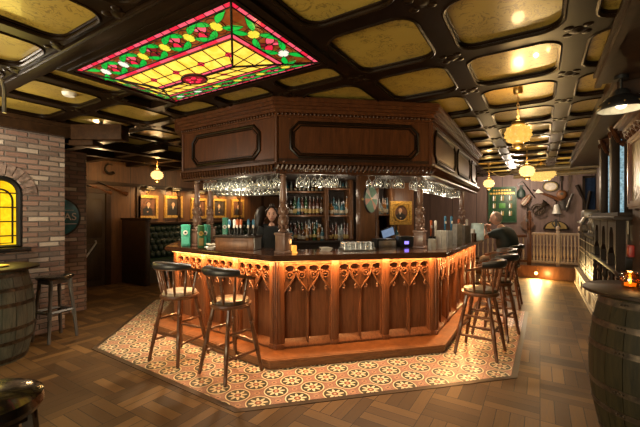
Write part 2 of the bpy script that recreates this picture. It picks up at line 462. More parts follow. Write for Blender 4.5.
def tag(o, label=None, cat=None, group=None, kind=None):
    if label: o['label'] = label
    if cat: o['category'] = cat
    if group: o['group'] = group
    if kind: o['kind'] = kind
    return o

def thing(name, label, cat, loc=(0, 0, 0), rz=0, group=None):
    o = bpy.data.objects.new(name, None); COL.objects.link(o); o.empty_display_size = .1
    o.location = loc; o.rotation_euler = (0, 0, rz)
    return tag(o, label, cat, group)

def struct(name, mb, mat, parent=None, smooth=38):
    o = mb.build(name, mat, parent, smooth, base=False)
    if parent is None: o['kind'] = 'structure'
    return o

def dup(o, loc=None, rz=None, label=None, group=None, parent=None):
    c = o.copy(); COL.objects.link(c)
    if parent is not None: c.parent = parent
    for ch in list(o.children): dup(ch, parent=c)
    if loc is not None: c.location = loc
    if rz is not None: c.rotation_euler = (0, 0, rz)
    if label: c['label'] = label
    if group: c['group'] = group
    return c

def frame(p0, p1, z=0):
    """local x along p0->p1, local y to the left of it (outward), z up"""
    p0 = Vector((p0[0], p0[1], z)); d = Vector((p1[0], p1[1], z)) - p0; L = d.length; d.normalize()
    y = Vector((-d.y, d.x, 0))
    return Matrix(((d.x, y.x, 0, p0.x), (d.y, y.y, 0, p0.y), (0, 0, 1, p0.z), (0, 0, 0, 1))), L

def facing(p, n):
    """local y = horizontal direction n (outward), x to its right seen from behind, z up, at p"""
    n = Vector((n[0], n[1], 0)).normalized(); x = Vector((n.y, -n.x, 0)); p = Vector(p)
    return Matrix(((x.x, n.x, 0, p.x), (x.y, n.y, 0, p.y), (0, 0, 1, p.z), (0, 0, 0, 1)))

def offset(poly, d):
    """offset an open plan polyline to its left by d"""
    P = [Vector((p[0], p[1])) for p in poly]; out = []
    def nl(a, b):
        t = (b - a).normalized(); return Vector((-t.y, t.x))
    for i, p in enumerate(P):
        if i == 0: out.append(p + nl(P[0], P[1]) * d)
        elif i == len(P) - 1: out.append(p + nl(P[-2], P[-1]) * d)
        else:
            n1, n2 = nl(P[i - 1], p), nl(p, P[i + 1]); b = (n1 + n2).normalized()
            out.append(p + b * (d / b.dot(n1)))
    return [(q.x, q.y) for q in out]

def band(mb, poly, d0, d1, z0, z1, mi=0):
    """extruded strip between two offsets of an open polyline"""
    A = offset(poly, d0); B = offset(poly, d1)
    mb.prism(A + B[::-1], z0, z1, mi)

def light(name, kind, loc, power, col, size=.1, rot=None, spot=None, blend=.6, sy=None):
    d = bpy.data.lights.new(name, kind); d.energy = power; d.color = col
    if kind == 'AREA':
        d.size = size
        if sy: d.shape = 'RECTANGLE'; d.size_y = sy
    else: d.shadow_soft_size = size
    if kind == 'SPOT': d.spot_size = spot; d.spot_blend = blend
    o = bpy.data.objects.new(name, d); COL.objects.link(o); o.location = loc
    if rot is not None:
        v = Vector(rot); o.rotation_euler = v.to_track_quat('-Z', 'Y').to_euler()
    return o

# ================================================================== plan of the bar (measured)
SLAB = [(7.55, .90), (4.26, .915), (2.90, 2.40), (3.05, 4.46), (4.10, 5.52)]          # far right -> right corner -> left corner -> left end
PANEL = [(7.55, 1.10), (4.49, 1.10), (3.05, 2.47), (3.16, 4.38), (4.24, 5.44)]
PLINTH = [(7.55, .94), (4.20, .935), (2.79, 2.335), (2.90, 4.46), (4.02, 5.58)]
CANO = [(7.85, 1.10), (4.17, 1.08), (3.03, 2.45), (3.05, 4.05)]
CEIL = 2.85
TILE = [(6.7, .215), (5.6, .223), (3.935, .242), (2.09, 2.086), (2.17, 4.47), (3.99, 6.09)]

# ================================================================== setting
mb = MB(); mb.box(-4, 13.2, -2.3, 9.2, -.1, 0); struct('floor', mb, M['floor'])
mb = MB(); mb.prism(TILE + [(4.6, 5.4), (3.5, 4.4), (3.5, 2.6), (4.6, 1.3), (6.7, 1.3)], .0, .004); struct('floor_tiles', mb, M['tile'])
mb = MB(); band(mb, TILE, .0, .055, 0, .005); struct('trim_1', mb, M['border'])

# ---- coffered ceiling: one lattice, one wallpaper panel per coffer
SKY = (1.40, 2.54, 1.45, 3.50)                                          # frame of the stained glass
XL = [3.0 + .88 * k for k in range(-5, 12)]; YL = [-.22 + .83 * k for k in range(-3, 12)]
def rrect(x0, x1, y0, y1, r, n=5):
    P = []
    for cx, cy, a0 in ((x1 - r, y1 - r, 0), (x0 + r, y1 - r, pi / 2), (x0 + r, y0 + r, pi), (x1 - r, y0 + r, 3 * pi / 2)):
        for i in range(n + 1):
            a = a0 + pi / 2 * i / n; P.append((cx + r * cos(a), cy + r * sin(a)))
    return P
def sq_like(x0, x1, y0, y1, n=5):
    P = []
    for cx, cy, dx, dy in ((x1, y1, 1, 1), (x0, y1, -1, 1), (x0, y0, -1, -1), (x1, y0, 1, -1)):
        P += [(cx, cy)] * (n + 1)
    return P
lat = MB(); cells = []
def inside_canopy(x, y):
    if not (3.0 < x < 8.4 and 1.1 < y < 5.2): return False
    return (x - 3.03) * 1.37 + (y - 2.45) * 1.14 > 0
for i in range(len(XL) - 1):
    for j in range(len(YL) - 1):
        x0, x1, y0, y1 = XL[i], XL[i + 1], YL[j], YL[j + 1]
        corners = [(x0, y0), (x1, y0), (x0, y1), (x1, y1)]
        if all(inside_canopy(*c) for c in corners) or (y0 < -1.2 and x1 < 10): continue
        if x1 < .4 or (y0 > 5.4 and x1 < 2.6): 
            lat.box(x0, x1, y0, y1, CEIL, CEIL + .07); continue
        a0, a1, b0, b1 = x0 + .080, x1 - .080, y0 + .085, y1 - .085
        ox0, ox1, oy0, oy1 = x0, x1, y0, y1
        if abs(x1 - 1.24) < .01: a1 = x1 - .03
        if a0 < SKY[1] and a1 > SKY[0] and b0 < SKY[3] and b1 > SKY[2]:
            if a1 > SKY[1] + .12 and a0 > SKY[0]: a0 = SKY[1] + .05; ox0 = SKY[1] - .03
            elif b1 > SKY[3] + .12 and b0 > SKY[2] and SKY[3] > b0: b0 = SKY[3] + .04; oy0 = SKY[3] - .03
            elif a0 < SKY[0] - .12 and a1 < SKY[1]: a1 = SKY[0] - .06; ox1 = SKY[0] + .03
            elif b0 < SKY[2] - .12: b1 = SKY[2] - .06; oy1 = SKY[2] + .03
            else: continue
            if a1 - a0 < .12 or b1 - b0 < .12:
                lat.box(ox0, ox1, oy0, oy1, CEIL, CEIL + .07); continue
        r = min(.14, (a1 - a0) * .32, (b1 - b0) * .32)
        inn = rrect(a0, a1, b0, b1, r)
        lat.ring(sq_like(ox0, ox1, oy0, oy1), inn, CEIL, CEIL + .075)
        lat.tube([(x, y, CEIL + .002) for x, y in inn], .013, 6, True)
        i2 = rrect(a0 + .010, a1 - .010, b0 + .010, b1 - .010, r * .9)
        lat.tube([(x, y, CEIL + .028) for x, y in i2], .009, 6, True)
        cells.append(rrect(a0 - .01, a1 + .01, b0 - .01, b1 + .01, r))
for x in XL:                                                            # carved bosses at the crossings
    for y in YL:
        if inside_canopy(x, y) or x < .3 or (y < -1.1 and x < 10): continue
        if SKY[0] - .1 < x < SKY[1] + .1 and SKY[2] - .1 < y < SKY[3] + .1: continue
        lat.lathe([(0, -.018), (.02, -.016), (.035, -.008), (.055, -.005), (.06, 0)], (x, y, CEIL), 8)
        for k in range(4):
            a = pi / 4 + k * pi / 2
            lat.ell((x + .075 * cos(a), y + .075 * sin(a), CEIL), (.034, .034, .010), 8, 6)
ceil = struct('ceiling', lat, M['beam'])
for c in cells:
    mb = MB(); mb.prism(c, CEIL + .038, CEIL + .06); mb.build('wallpaper_panel', M['paper'], ceil)
mb = MB(); mb.box(-4, 13.2, -2.3, 9.2, CEIL + .095, CEIL + .17); struct('ceiling_deck', mb, M['trim'])
# big beam on the near side of the skylight and the boxed soffit along the right wall
mb = MB(); mb.box(1.245, 1.385, -1.0, 5.6, CEIL - .022, CEIL + .02, bev=.008); mb.tube([(1.262, -1, CEIL - .018), (1.262, 5.6, CEIL - .018)], .010, 6)
struct('trim_2', mb, M['beam'])
mb = MB(); mb.box(-2, 3.92, -1.1, -.44, 2.72, CEIL + .05); mb.box(-2, 3.95, -.455, -.41, 2.70, 2.735); mb.box(-2, 3.95, -.44, -.425, 2.735, CEIL); mb.box(-2, 3.95, -.435, -.40, 2.79, 2.815)
struct('trim_3', mb, M['trim'])
mb = MB(); mb.box(3.92, 9.3, -1.1, -.56, 2.60, CEIL + .05); mb.box(3.92, 9.3, -.575, -.535, 2.58, 2.62); mb.box(3.92, 9.3, -.57, -.53, 2.72, 2.75)
struct('trim_4', mb, M['trim'])

# ---- walls
mb = MB(); mb.box(-4, 10.45, -1.25, -1.1, 0, CEIL + .03); mb.box(10.3, 10.45, -2.2, -1.1, 0, CEIL + .03); struct('wall_right', mb, M['rightwall'])
mb = MB(); mb.box(10.3, 12.6, -2.25, -2.15, 0, CEIL); struct('wall_alcove', mb, M['mauve'])
mb = MB(); mb.box(12.5, 12.65, -2.25, 9.1, 0, CEIL); struct('wall_far', mb, M['mauve'])
mb = MB(); mb.box(2.3, 12.6, 8.45, 8.6, 0, CEIL); struct('wall_back', mb, M['panelwall'])
mb = MB(); mb.box(2.9, 12.5, 8.40, 8.45, 2.28, 2.36); mb.box(5.05, 12.5, 8.40, 8.45, .95, 1.02)
for x in (5.05, 6.2, 7.35, 8.5, 9.65, 10.8, 11.9): mb.box(x - .05, x + .05, 8.41, 8.45, 1.02, 2.28)
struct('trim_5', mb, M['trim'])

# brick wall with arched opening for the window (left, along X) and the second pier beyond
WX0, WX1, WZ0, WZ1 = 1.41, 1.83, 1.165, 1.86                              # opening; arch springs at WZ1
BY = 5.62
mb = MB()
wc = (WX0 + WX1) / 2; wr = (WX1 - WX0) / 2
mb.box(-3.0, WX0, BY, BY + .5, 0, CEIL); mb.box(WX1, 2.30, BY, BY + .5, 0, CEIL); mb.box(WX0, WX1, BY, BY + .5, 0, WZ0)
arc = [(wc + wr * cos(pi - pi * i / 14), WZ1 + wr * sin(pi - pi * i / 14)) for i in range(15)]
mx = Matrix(((1, 0, 0, 0), (0, 0, -1, 0), (0, 1, 0, 0), (0, 0, 0, 1)))     # prism (x,z) extruded along -y
for i in range(14):
    (xa, za), (xb, zb) = arc[i], arc[i + 1]
    mb.prism([(xa, za), (xb, zb), (xb, CEIL), (xa, CEIL)], -BY - .5, -BY, m=mx)
struct('wall_left', mb, M['brick'])
mb = MB()
for i in range(11):
    a0, a1 = pi * i / 11 + .02, pi * (i + 1) / 11 - .02
    ra, rb = wr + .015, wr + .15
    mb.prism([(wc + ra * cos(a0), WZ1 + ra * sin(a0)), (wc + rb * cos(a0), WZ1 + rb * sin(a0)), (wc + rb * cos(a1), WZ1 + rb * sin(a1)), (wc + ra * cos(a1), WZ1 + ra * sin(a1))], -BY, -BY + .014, m=mx)
struct('trim_6', mb, M['vous'])
mb = MB(); mb.box(2.2, 2.96, 6.45, 6.9, 0, 2.62); struct('wall_pier', mb, M['brick'])
mb = MB(); mb.box(2.2, 2.24, 6.0, 8.5, 0, CEIL); struct('wall_passage', mb, M['rightwall'])
mb = MB(); mb.box(-3.0, 2.34, BY - .10, BY + .5, 2.66, CEIL + .03); mb.box(-3.0, 2.36, BY - .13, BY - .09, 2.78, 2.83); struct('trim_7', mb, M['trim'])
# dark joists under the ceiling of the passage
mb = MB()
for x in (3.0, 3.9, 4.8, 5.7): mb.box(x - .07, x + .07, 5.7, 8.4, CEIL - .10, CEIL)
for y in (6.4, 7.3): mb.box(2.3, 8.5, y - .07, y + .07, CEIL - .13, CEIL)
struct('trim_8', mb, M['beam'])

# arched yellow window
w = thing('window_1', None, None, (wc, BY + .14, WZ0)); w['kind'] = 'structure'
mb = MB(); path = [(WX0 + .03, BY + .02, WZ0 + .03)] + [(wc + (wr - .03) * cos(pi - pi * i / 14), BY + .02, WZ1 + (wr - .03) * sin(pi - pi * i / 14)) for i in range(15)] + [(WX1 - .03, BY + .02, WZ0 + .03)]
mb.tube(path, .035, 8, True); mb.box(WX0 - .06, WX1 + .06, BY - .10, BY + .1, WZ0 - .045, WZ0 + .01, bev=.008)
mb.build('window_frame', M['iron'], w)
mb = MB(); mb.prism([(x, z) for x, _, z in path], -BY - .09, -BY - .08, m=mx); mb.build('pane', M['winyellow'], w)
mb = MB()
p2 = [(wc + (x - wc) * .72, BY + .075, WZ0 + (z - WZ0) * .80 + .04) for x, _, z in path]; mb.tube(p2, .012, 6, True)
for z in (1.32, 1.50, 1.68, 1.86): mb.cyl((WX0 + .04, BY + .075, z), (WX1 - .04, BY + .075, z), .008, n=6)
for x in (wc,): mb.cyl((x, BY + .075, WZ0), (x, BY + .075, 2.03), .008, n=6)
mb.build('leading', M['lead'], w)

# rear daylight window (behind the camera)
mb = MB(); mb.box(-4.1, -4.0, -1.2, -.2, 0, CEIL); mb.box(-4.1, -4.0, 4.4, 6.1, 0, CEIL); mb.box(-4.1, -4.0, -.2, 4.4, 0, .9); mb.box(-4.1, -4.0, -.2, 4.4, 2.5, CEIL); struct('wall_rear', mb, M['rightwall'])
w = thing('window_2', None, None, (-4.05, 2.1, .9)); w['kind'] = 'structure'
mb = MB(); mb.box(-4.09, -4.07, -.2, 4.4, .9, 2.5); mb.build('pane', M['winlight'], w)
mb = MB()
for y in (-.2, 1.3, 2.85, 4.4): mb.box(-4.06, -4.0, y - .04, y + .04, .9, 2.5)
mb.build('window_frame', M['trim'], w)

# door at the end of the passage
d = thing('door_1', None, None, (3.6, 8.42, 0)); d['kind'] = 'structure'
mb = MB()
for x in (3.18, 4.30): mb.box(x - .05, x + .05, 8.36, 8.46, 0, 2.12)
mb.box(3.13, 4.35, 8.36, 8.46, 2.08, 2.18); mb.build('door_frame', M['trim'], d)
mb = MB(); mb.box(3.23, 4.25, 8.40, 8.44, .01, 2.08)
for x0, x1 in ((3.31, 3.70), (3.78, 4.17)):
    for z0, z1 in ((.15, .95), (1.1, 1.95)): mb.box(x0, x1, 8.385, 8.40, z0, z1, bev=.01)
mb.build('door_leaf', M['door'], d)
mb = MB(); mb.tube([(3.80, 8.36, .62), (3.80, 8.33, .66), (4.02, 8.33, .98), (4.02, 8.36, 1.02)], .018, 8); tag(mb.build('door_handle', M['steel'], d), 'steel pull bar on the dark door')

# raised platform at the far end
mb = MB(); mb.box(10.5, 12.5, -2.15, 4.5, 0, .30); struct('floor_platform', mb, M['floor'])
mb = MB(); mb.box(10.47, 10.5, -1.1, 4.5, 0, .29); mb.box(10.44, 10.52, -1.1, 4.5, .28, .315); struct('trim_9', mb, M['panelorange'])

# ================================================================== stained glass skylight: an inverted hipped lantern hanging just below the ceiling
sk = thing('stained_glass_skylight', 'backlit stained glass ceiling light with green leaves, red flowers and yellow lattice', 'skylight', (1.97, 2.475, CEIL - .12))
KX0, KX1, KY0, KY1, DROP = 1.47, 2.47, 1.525, 3.425, .105
HW = (KX1 - KX0) / 2
def face_map(o, e, inw, L):
    """a along the edge, t (m) inwards; lifts towards the room (down)"""
    o, e, inw = Vector(o), Vector(e), Vector(inw)
    def f(a, t, lift=0):
        p = o + e * a + inw * t; z = CEIL - .012 - DROP * t / HW - lift
        return Vector((p.x, p.y, z))
    return f, L
faces = [face_map((KX0, KY0), (0, 1), (1, 0), KY1 - KY0), face_map((KX1, KY0), (0, 1), (-1, 0), KY1 - KY0),
         face_map((KX0, KY0), (1, 0), (0, 1), KX1 - KX0), face_map((KX0, KY1), (1, 0), (0, -1), KX1 - KX0)]
GM = ['sg_brown', 'sg_yellow', 'sg_red', 'sg_pink', 'sg_green', 'sg_gold', 'sg_white', 'sg_dark']
B0, B1 = .045, .262
def piece(mb, f, pts, mi, lift=.003):
    n = len(pts); vs = [f(a, t, lift) for a, t in pts] + [f(a, t, -.002) for a, t in pts]
    mb.add(vs, [tuple(range(n)), tuple(range(2 * n - 1, n - 1, -1))] + [(i, (i + 1) % n, n + (i + 1) % n, n + i) for i in range(n)], mi)
def oval(ca, ct, ra, rt, rot=0, n=14):
    P = []
    for i in range(n):
        q = 2 * pi * i / n; x, y = ra * cos(q), rt * sin(q)
        P.append((ca + x * cos(rot) - y * sin(rot), ct + x * sin(rot) + y * cos(rot)))
    return P
def leaf(ca, ct, L, W, rot, bend=.25):
    up, dn = [], []
    for i in range(8):
        s = i / 7; x = s * L; w = W * sin(pi * s) * (1 - .35 * s); c = bend * L * s * s
        up.append((x, c + w)); dn.append((x, c - w))
    P = up + dn[::-1][1:-1]
    return [(ca + x * cos(rot) - y * sin(rot), ct + x * sin(rot) + y * cos(rot)) for x, y in P]
def came(mb, f, pts, r=.004, closed=False): mb.tube([f(a, t, .004) for a, t in pts], r, 5, closed)
for fi, (f, L) in enumerate(faces):
    g = MB(); ld = MB()
    piece(g, f, [(0, 0), (L, 0), (L - B1, B1), (B1, B1)], 0, .0)                                    # swirling amber ground
    if L > 1.2: piece(g, f, [(B1, B1), (L - B1, B1), (L - HW, HW), (HW, HW)], 1, .0)
    else: piece(g, f, [(B1, B1), (L - B1, B1), (L / 2, HW)], 1, .0)
    n = int(round(L / .085))                                                                       # red border strips
    for i in range(n):
        a0, a1 = L * i / n + .002, L * (i + 1) / n - .002
        q = lambda a, t: (min(max(a, t), L - t), t)
        piece(g, f, [q(a0, .004), q(a1, .004), q(a1, B0 - .004), q(a0, B0 - .004)], 3 if i % 3 else 2)
        came(ld, f, [q(a1 + .002, 0), q(a1 + .002, B0)], .003)
    for t0 in (.222,):
        n = int(round((L - 2 * t0) / .16))
        for i in range(n):
            w = L - 2 * t0; a0, a1 = t0 + w * i / n + .003, t0 + w * (i + 1) / n - .003
            piece(g, f, [(a0, t0), (a1, t0), (a1, t0 + .028), (a0, t0 + .028)], 2 if i % 2 else 3)
    for t in (0, B0, .218, B1): came(ld, f, [(t, t), (L - t, t)], .005)
    # band of ovals, flowers and leaves
    n = 6 if L > 1.2 else 2; ct = (B0 + .218) / 2; pad = .27 if L > 1.2 else .335
    for i in range(n):
        ca = pad + (L - 2 * pad) * (i + .0) / (n - 1)
        for sg in (1, -1):
            for sa, rot in ((1, .72), (-1, pi - .72)):
                P = leaf(ca + sa * .026, ct + sg * .018,   .142, .029, sg * rot, -.34 * sa * sg)
                piece(g, f, P, 4, .006); came(ld, f, P, .0025, True)
        P = oval(ca, ct, .048, .042); piece(g, f, P, 6 if (i >= n - 2 and L > 1.2) or (fi == 2 and i == n - 1) else 5, .005); came(ld, f, P, .003, True)
        P = oval(ca, ct, .068, .072, 0, 18); ld.tube([f(a, t, .003) for a, t in P], .0025, 5, True)
        if i < n - 1:
            cb = ca + (L - 2 * pad) / (n - 1) / 2
            k = 7 if (i == 2 and L > 1.2) else 2
            for sg in (1, -1):
                P = oval(cb + sg * .034, ct + sg * .034, .058, .032, .75); piece(g, f, P, k if k == 7 else (2 if sg > 0 else 3)); came(ld, f, P, .003, True)
                P = oval(cb - sg * .030, ct + sg * .038, .034, .019, -.75); piece(g, f, P, 7 if sg > 0 else 3); came(ld, f, P, .003, True)
            piece(g, f, oval(cb, ct, .011, .011), 0, .006)
            P = oval(cb, ct, .098, .084, 0, 18); came(ld, f, P, .0025, True)
    # yellow lattice with red diamonds
    m = 9 if L > 1.2 else 4; tm = (B1 + HW) / 2
    def clampa(a, t): return (min(max(a, t), L - t), t)
    for i in range(1, m):
        a = B1 + (L - 2 * B1) * i / m
        came(ld, f, [clampa(a, B1), clampa(a, tm), clampa(a, HW - .005)], .004)
        if i % 2 and tm + .03 < a < L - tm - .03:
            P = [(a - .042, tm), (a, tm - .028), (a + .042, tm), (a, tm + .028)]; piece(g, f, P, 2, .005); came(ld, f, P, .003, True)
    came(ld, f, [(tm, tm), (L - tm, tm)], .004)
    if L > 1.2:
        piece(g, f, [(HW - .03, HW - .03), (L - HW + .03, HW - .03), (L - HW, HW - .002), (HW, HW - .002)], 3, .003); came(ld, f, [(HW - .03, HW - .03), (L - HW + .03, HW - .03)], .004)
    p = g.build('glass_panel', [M[k] for k in GM], sk)
    ld.build('leading', M['lead'], p)
mb = MB()                                                               # hip bars, ridge bar, frame
zr = CEIL - .012 - DROP - .006
r0, r1 = Vector((KX0 + HW, KY0 + HW, zr)), Vector((KX0 + HW, KY1 - HW, zr))
mb.tube([r0, r1], .009, 6)
for c, r in (((KX0, KY0), r0), ((KX1, KY0), r0), ((KX0, KY1), r1), ((KX1, KY1), r1)): mb.tube([(*c, CEIL - .018), r], .009, 6)
mb.build('glazing_bar', M['lead'], sk)
mb = MB(); cc = Vector((KX0 + HW, (KY0 + KY1) / 2, zr - .002))
mb.lathe([(0, -.012), (.055, -.011), (.082, -.007), (.09, 0), (.09, .01), (0, .012)], cc, 20, 0, scale=(1, 1.35))
for k in range(5): mb.ell(cc + Vector((.040 * cos(k * 1.257), .055 * sin(k * 1.257), -.012)), (.018, .028, .006), 10, 6, 1)
mb.tube([cc + Vector((.088 * cos(a * pi / 12), .119 * sin(a * pi / 12), -.004)) for a in range(24)], .009, 6, True, 2)
tag(mb.build('medallion', [M['sg_dark'], M['sg_red'], M['lead']], sk), 'oval dark red medallion on the ridge')
mb = MB(); o, i_ = (1.375, 2.565, 1.43, 3.52), (KX0 - .004, KX1 + .004, KY0 - .004, KY1 + .004)
mb.ring([(o[1], o[3]), (o[0], o[3]), (o[0], o[2]), (o[1], o[2])], [(i_[1], i_[3]), (i_[0], i_[3]), (i_[0], i_[2]), (i_[1], i_[2])], CEIL - .028, CEIL + .04)
mb.ring([(i_[1] + .03, i_[3] + .03), (i_[0] - .03, i_[3] + .03), (i_[0] - .03, i_[2] - .03), (i_[1] + .03, i_[2] - .03)], [(i_[1], i_[3]), (i_[0], i_[3]), (i_[0], i_[2]), (i_[1], i_[2])], CEIL - .036, CEIL - .02)
mb.build('skylight_frame', M['beam'], sk)

# ================================================================== the bar
bar = thing('bar_counter', 'carved oak bar counter with gothic tracery panels on a stepped plinth', 'bar counter', (4.6, 2.1, 0))
mb = MB(); band(mb, PLINTH, 0, -.40, 0, .062); band(mb, PLINTH, -.012, -.40, .062, .10)
band(mb, PLINTH, .012, -.02, .070, .096); mb.build('plinth', M['plinth'], bar)
mb = MB(); band(mb, PANEL, -.085, -.14, .10, 1.09); band(mb, PANEL, -.0, -.05, .10, .135); band(mb, PANEL, 0, -.05, 1.03, 1.09)
mb.build('panel_backing', M['bar'], bar)

def tracery(mb, w, x0):
    """one light: an ogee arch with two small cusped arches above it; top of the opening at z=0"""
    y = .004; X = lambda x: x0 + x * w
    OG = [(0, -.090), (.02, -.112), (.075, -.150), (.16, -.192), (.27, -.234), (.40, -.277), (.5, -.322)]
    def og(x):
        x = abs(x)
        for (xa, za), (xb, zb) in zip(OG, OG[1:]):
            if x <= xb: return za + (zb - za) * (x - xa) / (xb - xa)
        return OG[-1][1]
    def segs(x):
        """solid stretches of the pierced spandrel at x"""
        q = abs(abs(x) - .25); lo = og(x); cuts = []
        if q < .185: cuts.append((-.092 - .012 * (q < .08), -.058 + .040 * sqrt(1 - (q / .185) ** 2)))
        if q < .115: cuts.append((-.140 - .034 * sqrt(1 - (q / .115) ** 2), -.140 + .026 * sqrt(1 - (q / .115) ** 2)))
        out = []; top = .0
        for a, b_ in cuts:
            if b_ < top: out.append((max(b_, lo), top))
            top = max(a, lo)
        out.append((lo, max(top, lo + .001)))
        return out
    NS = 40
    XZp = Matrix(((1, 0, 0, 0), (0, 0, -1, 0), (0, 1, 0, 0), (0, 0, 0, 1)))
    for k in range(NS):
        xa, xb = -.5 + k / NS, -.5 + (k + 1) / NS; xm = (xa + xb) / 2
        for za, zb in segs(xm):
            if zb - za > .002: mb.box(X(xa), X(xb), -.030, -.002, za, zb)
    for sg in (-1, 1):
        ptsz = [(.48, -.315), (.40, -.275), (.27, -.232), (.16, -.190), (.075, -.148), (.02, -.108), (0, -.085)]
        mb.tube([(X(sg * a), y + .006, z) for a, z in ptsz], [.007, .009, .011, .011, .010, .009, .007], 7)
        # curled leaf under the arch
        cx, cz = sg * .30, -.268
        mb.tube([(X(cx + sg * .01), y + .004, cz + .02), (X(cx - sg * .07), y + .01, cz - .004), (X(cx - sg * .05), y + .012, cz - .035), (X(cx + sg * .03), y + .010, cz - .030), (X(cx + sg * .02), y + .012, cz - .012)], [.009, .009, .008, .006, .005], 6)
        mb.ell((X(sg * .27), y + .010, -.300), (.017, .010, .014), 8, 6)
        # small round headed arch in the spandrel
        c = sg * .25
        a = [(X(c + .235 * cos(pi * k / 10)), y + .004, -.058 + .044 * sin(pi * k / 10)) for k in range(11)]
        mb.tube([(X(c + .235), y + .004, -.115)] + a + [(X(c - .235), y + .004, -.115)], .008, 6)
        mb.tube([(X(c + .13 * cos(2 * pi * k / 12)), y + .004, -.128 + .032 * sin(2 * pi * k / 12)) for k in range(12)], .0065, 6, True)
        mb.ell((X(c), y + .006, -.128), (.009, .007, .009), 8, 6)
        for s2 in (-1, 1): mb.ell((X(c + s2 * .15), y + .004, -.078), (.010, .007, .009), 8, 6)
    mb.ell((X(0), y + .010, -.075), (.014, .011, .016), 8, 6)
    for sg in (-1, 1): mb.tube([(X(sg * .5), y + .002, -.02), (X(sg * .5), y + .002, -.33)], .009, 6)

for fi in range(3):
    fr, L = frame(PANEL[fi], PANEL[fi + 1])
    nb = (5, 3, 3)[fi]; pw = .088
    bw = (L - (nb + 1) * pw) / nb
    for k in range(nb + 1):
        x0 = k * (bw + pw)
        mb = MB(fr); e0 = -.02 if k == 0 else 0; e1 = .02 if k == nb else 0
        mb.box(x0 + e0, x0 + pw + e1, -.09, .012, .10, 1.085, bev=.006)
        mb.box(x0 + .022, x0 + pw - .022, .010, .020, .17, 1.02, bev=.005)
        mb.box(x0 - .004 + e0, x0 + pw + .004 + e1, -.03, .022, .10, .155, bev=.006)
        mb.build('pilaster', M['bar'], bar)
    for k in range(nb):
        x0 = pw + k * (bw + pw)
        mb = MB(fr)
        for q in range(2):
            c0 = x0 + q * bw / 2
            mb.box(c0 + .004, c0 + bw / 2 - .004, -.09, -.062, .16, 1.06, bev=.004)
            mb.box(c0, c0 + .012, -.07, -.012, .16, 1.05); mb.box(c0 + bw / 2 - .012, c0 + bw / 2, -.07, -.012, .16, 1.05)
            mb.prism([(-.07, .125), (.014, .125), (.006, .140), (-.056, .19), (-.07, .19)], c0 + .006, c0 + bw / 2 - .006, m=Matrix(((0, 0, 1, 0), (1, 0, 0, 0), (0, 1, 0, 0), (0, 0, 0, 1))))
        p = mb.build('panel', M['bar'], bar)
        mb = MB(fr @ Matrix.Translation((0, -.012, 1.035)))
        for q in range(2): tracery(mb, bw / 2, x0 + bw / 4 + q * bw / 2)
        mb.build('tracery', M['bar_carve'], p)
mb = MB(); band(mb, PANEL, .038, .030, 1.068, 1.084); tag(mb.build('light_strip', M['led'], bar), 'glowing warm light strip under the worktop')

# continuous worktop
wt = MB(); inner = offset(SLAB, -.66)
def slab(d, z0, z1):
    A = offset(SLAB, d); B = offset(SLAB, -.66)
    endc = [(A[0][0] + .16 + d * .3, A[0][1] + .10), (A[0][0] + .20 + d * .3, A[0][1] + .30), (B[0][0] + .12, B[0][1])]
    wt.prism(A + B[::-1] + endc[::-1], z0, z1)
slab(-.02, 1.085, 1.10); slab(.0, 1.10, 1.132); slab(-.014, 1.132, 1.150)
top = tag(wt.build('bar_worktop', M['top']), 'polished dark wooden worktop running round the bar', 'worktop')
BT = 1.150

# inner service counter behind the bar (darker, lower)
mb = MB(); A = offset(SLAB, -.68); B = offset(SLAB, -.98); mb.prism(A + B[::-1], 0.02, .90); mb.prism(offset(SLAB, -.67) + offset(SLAB, -1.0)[::-1], .90, .93)
tag(mb.build('service_counter', M['backwood']), 'low dark service counter inside the bar island', 'counter')

# ---- canopy
can = thing('bar_canopy', 'dark mahogany canopy over the bar with panelled fascia and beaded cornice', 'canopy', (5.3, 2.9, 2.0))
CB, CT = 2.135, 2.72
full = CANO + [(3.9, 4.95), (7.6, 4.95), (8.5, 4.0), (8.5, 1.8)]
mb = MB(); band(mb, CANO, 0, -.10, CB, CT); mb.prism([(3.05, 4.05), (3.9, 4.95), (3.97, 4.88), (3.13, 4.0)], CB, CT); mb.prism([(7.85, 1.10), (8.5, 1.8), (8.43, 1.86), (7.82, 1.2)], CB, CT)
mb.prism([(3.9, 4.95), (7.6, 4.95), (7.6, 4.85), (3.9, 4.85)], CB, CT)
mb.build('fascia', M['canopy'], can)
mb = MB(); mb.prism(full, CB + .04, CB + .07); mb.build('soffit', M['backwood'], can)
mb = MB()
for d0, z0, z1 in ((.022, 2.655, 2.70), (.042, 2.70, 2.735), (.066, 2.735, 2.765), (.095, 2.765, 2.80), (.115, 2.80, 2.835), (.10, 2.835, 2.852)): band(mb, CANO, d0, -.10, z0, z1)
mb.prism([(3.02, 4.05), (2.95, 4.10), (3.86, 5.02), (3.95, 4.9)], 2.70, 2.852)
mb.build('cornice', M['canopy'], can)
for i in range(3):                                                      # bead row under the cornice
    mb = MB(); fr, L = frame(CANO[i], CANO[i + 1]); n = int(L / .044)
    for k in range(n): mb.ell(tuple(fr @ Vector(((k + .5) * L / n, .030, 2.685))), (.015, .015, .017), 8, 6)
    mb.build('bead_moulding', M['canopy_dark'], can)
mb = MB()
for d0, z0, z1 in ((.02, 2.10, 2.14), (.055, 2.135, 2.15), (.01, 2.035, 2.06)): band(mb, CANO, d0, -.10, z0, z1)
mb.build('lower_rail', M['canopy_dark'], can)
mb = MB()
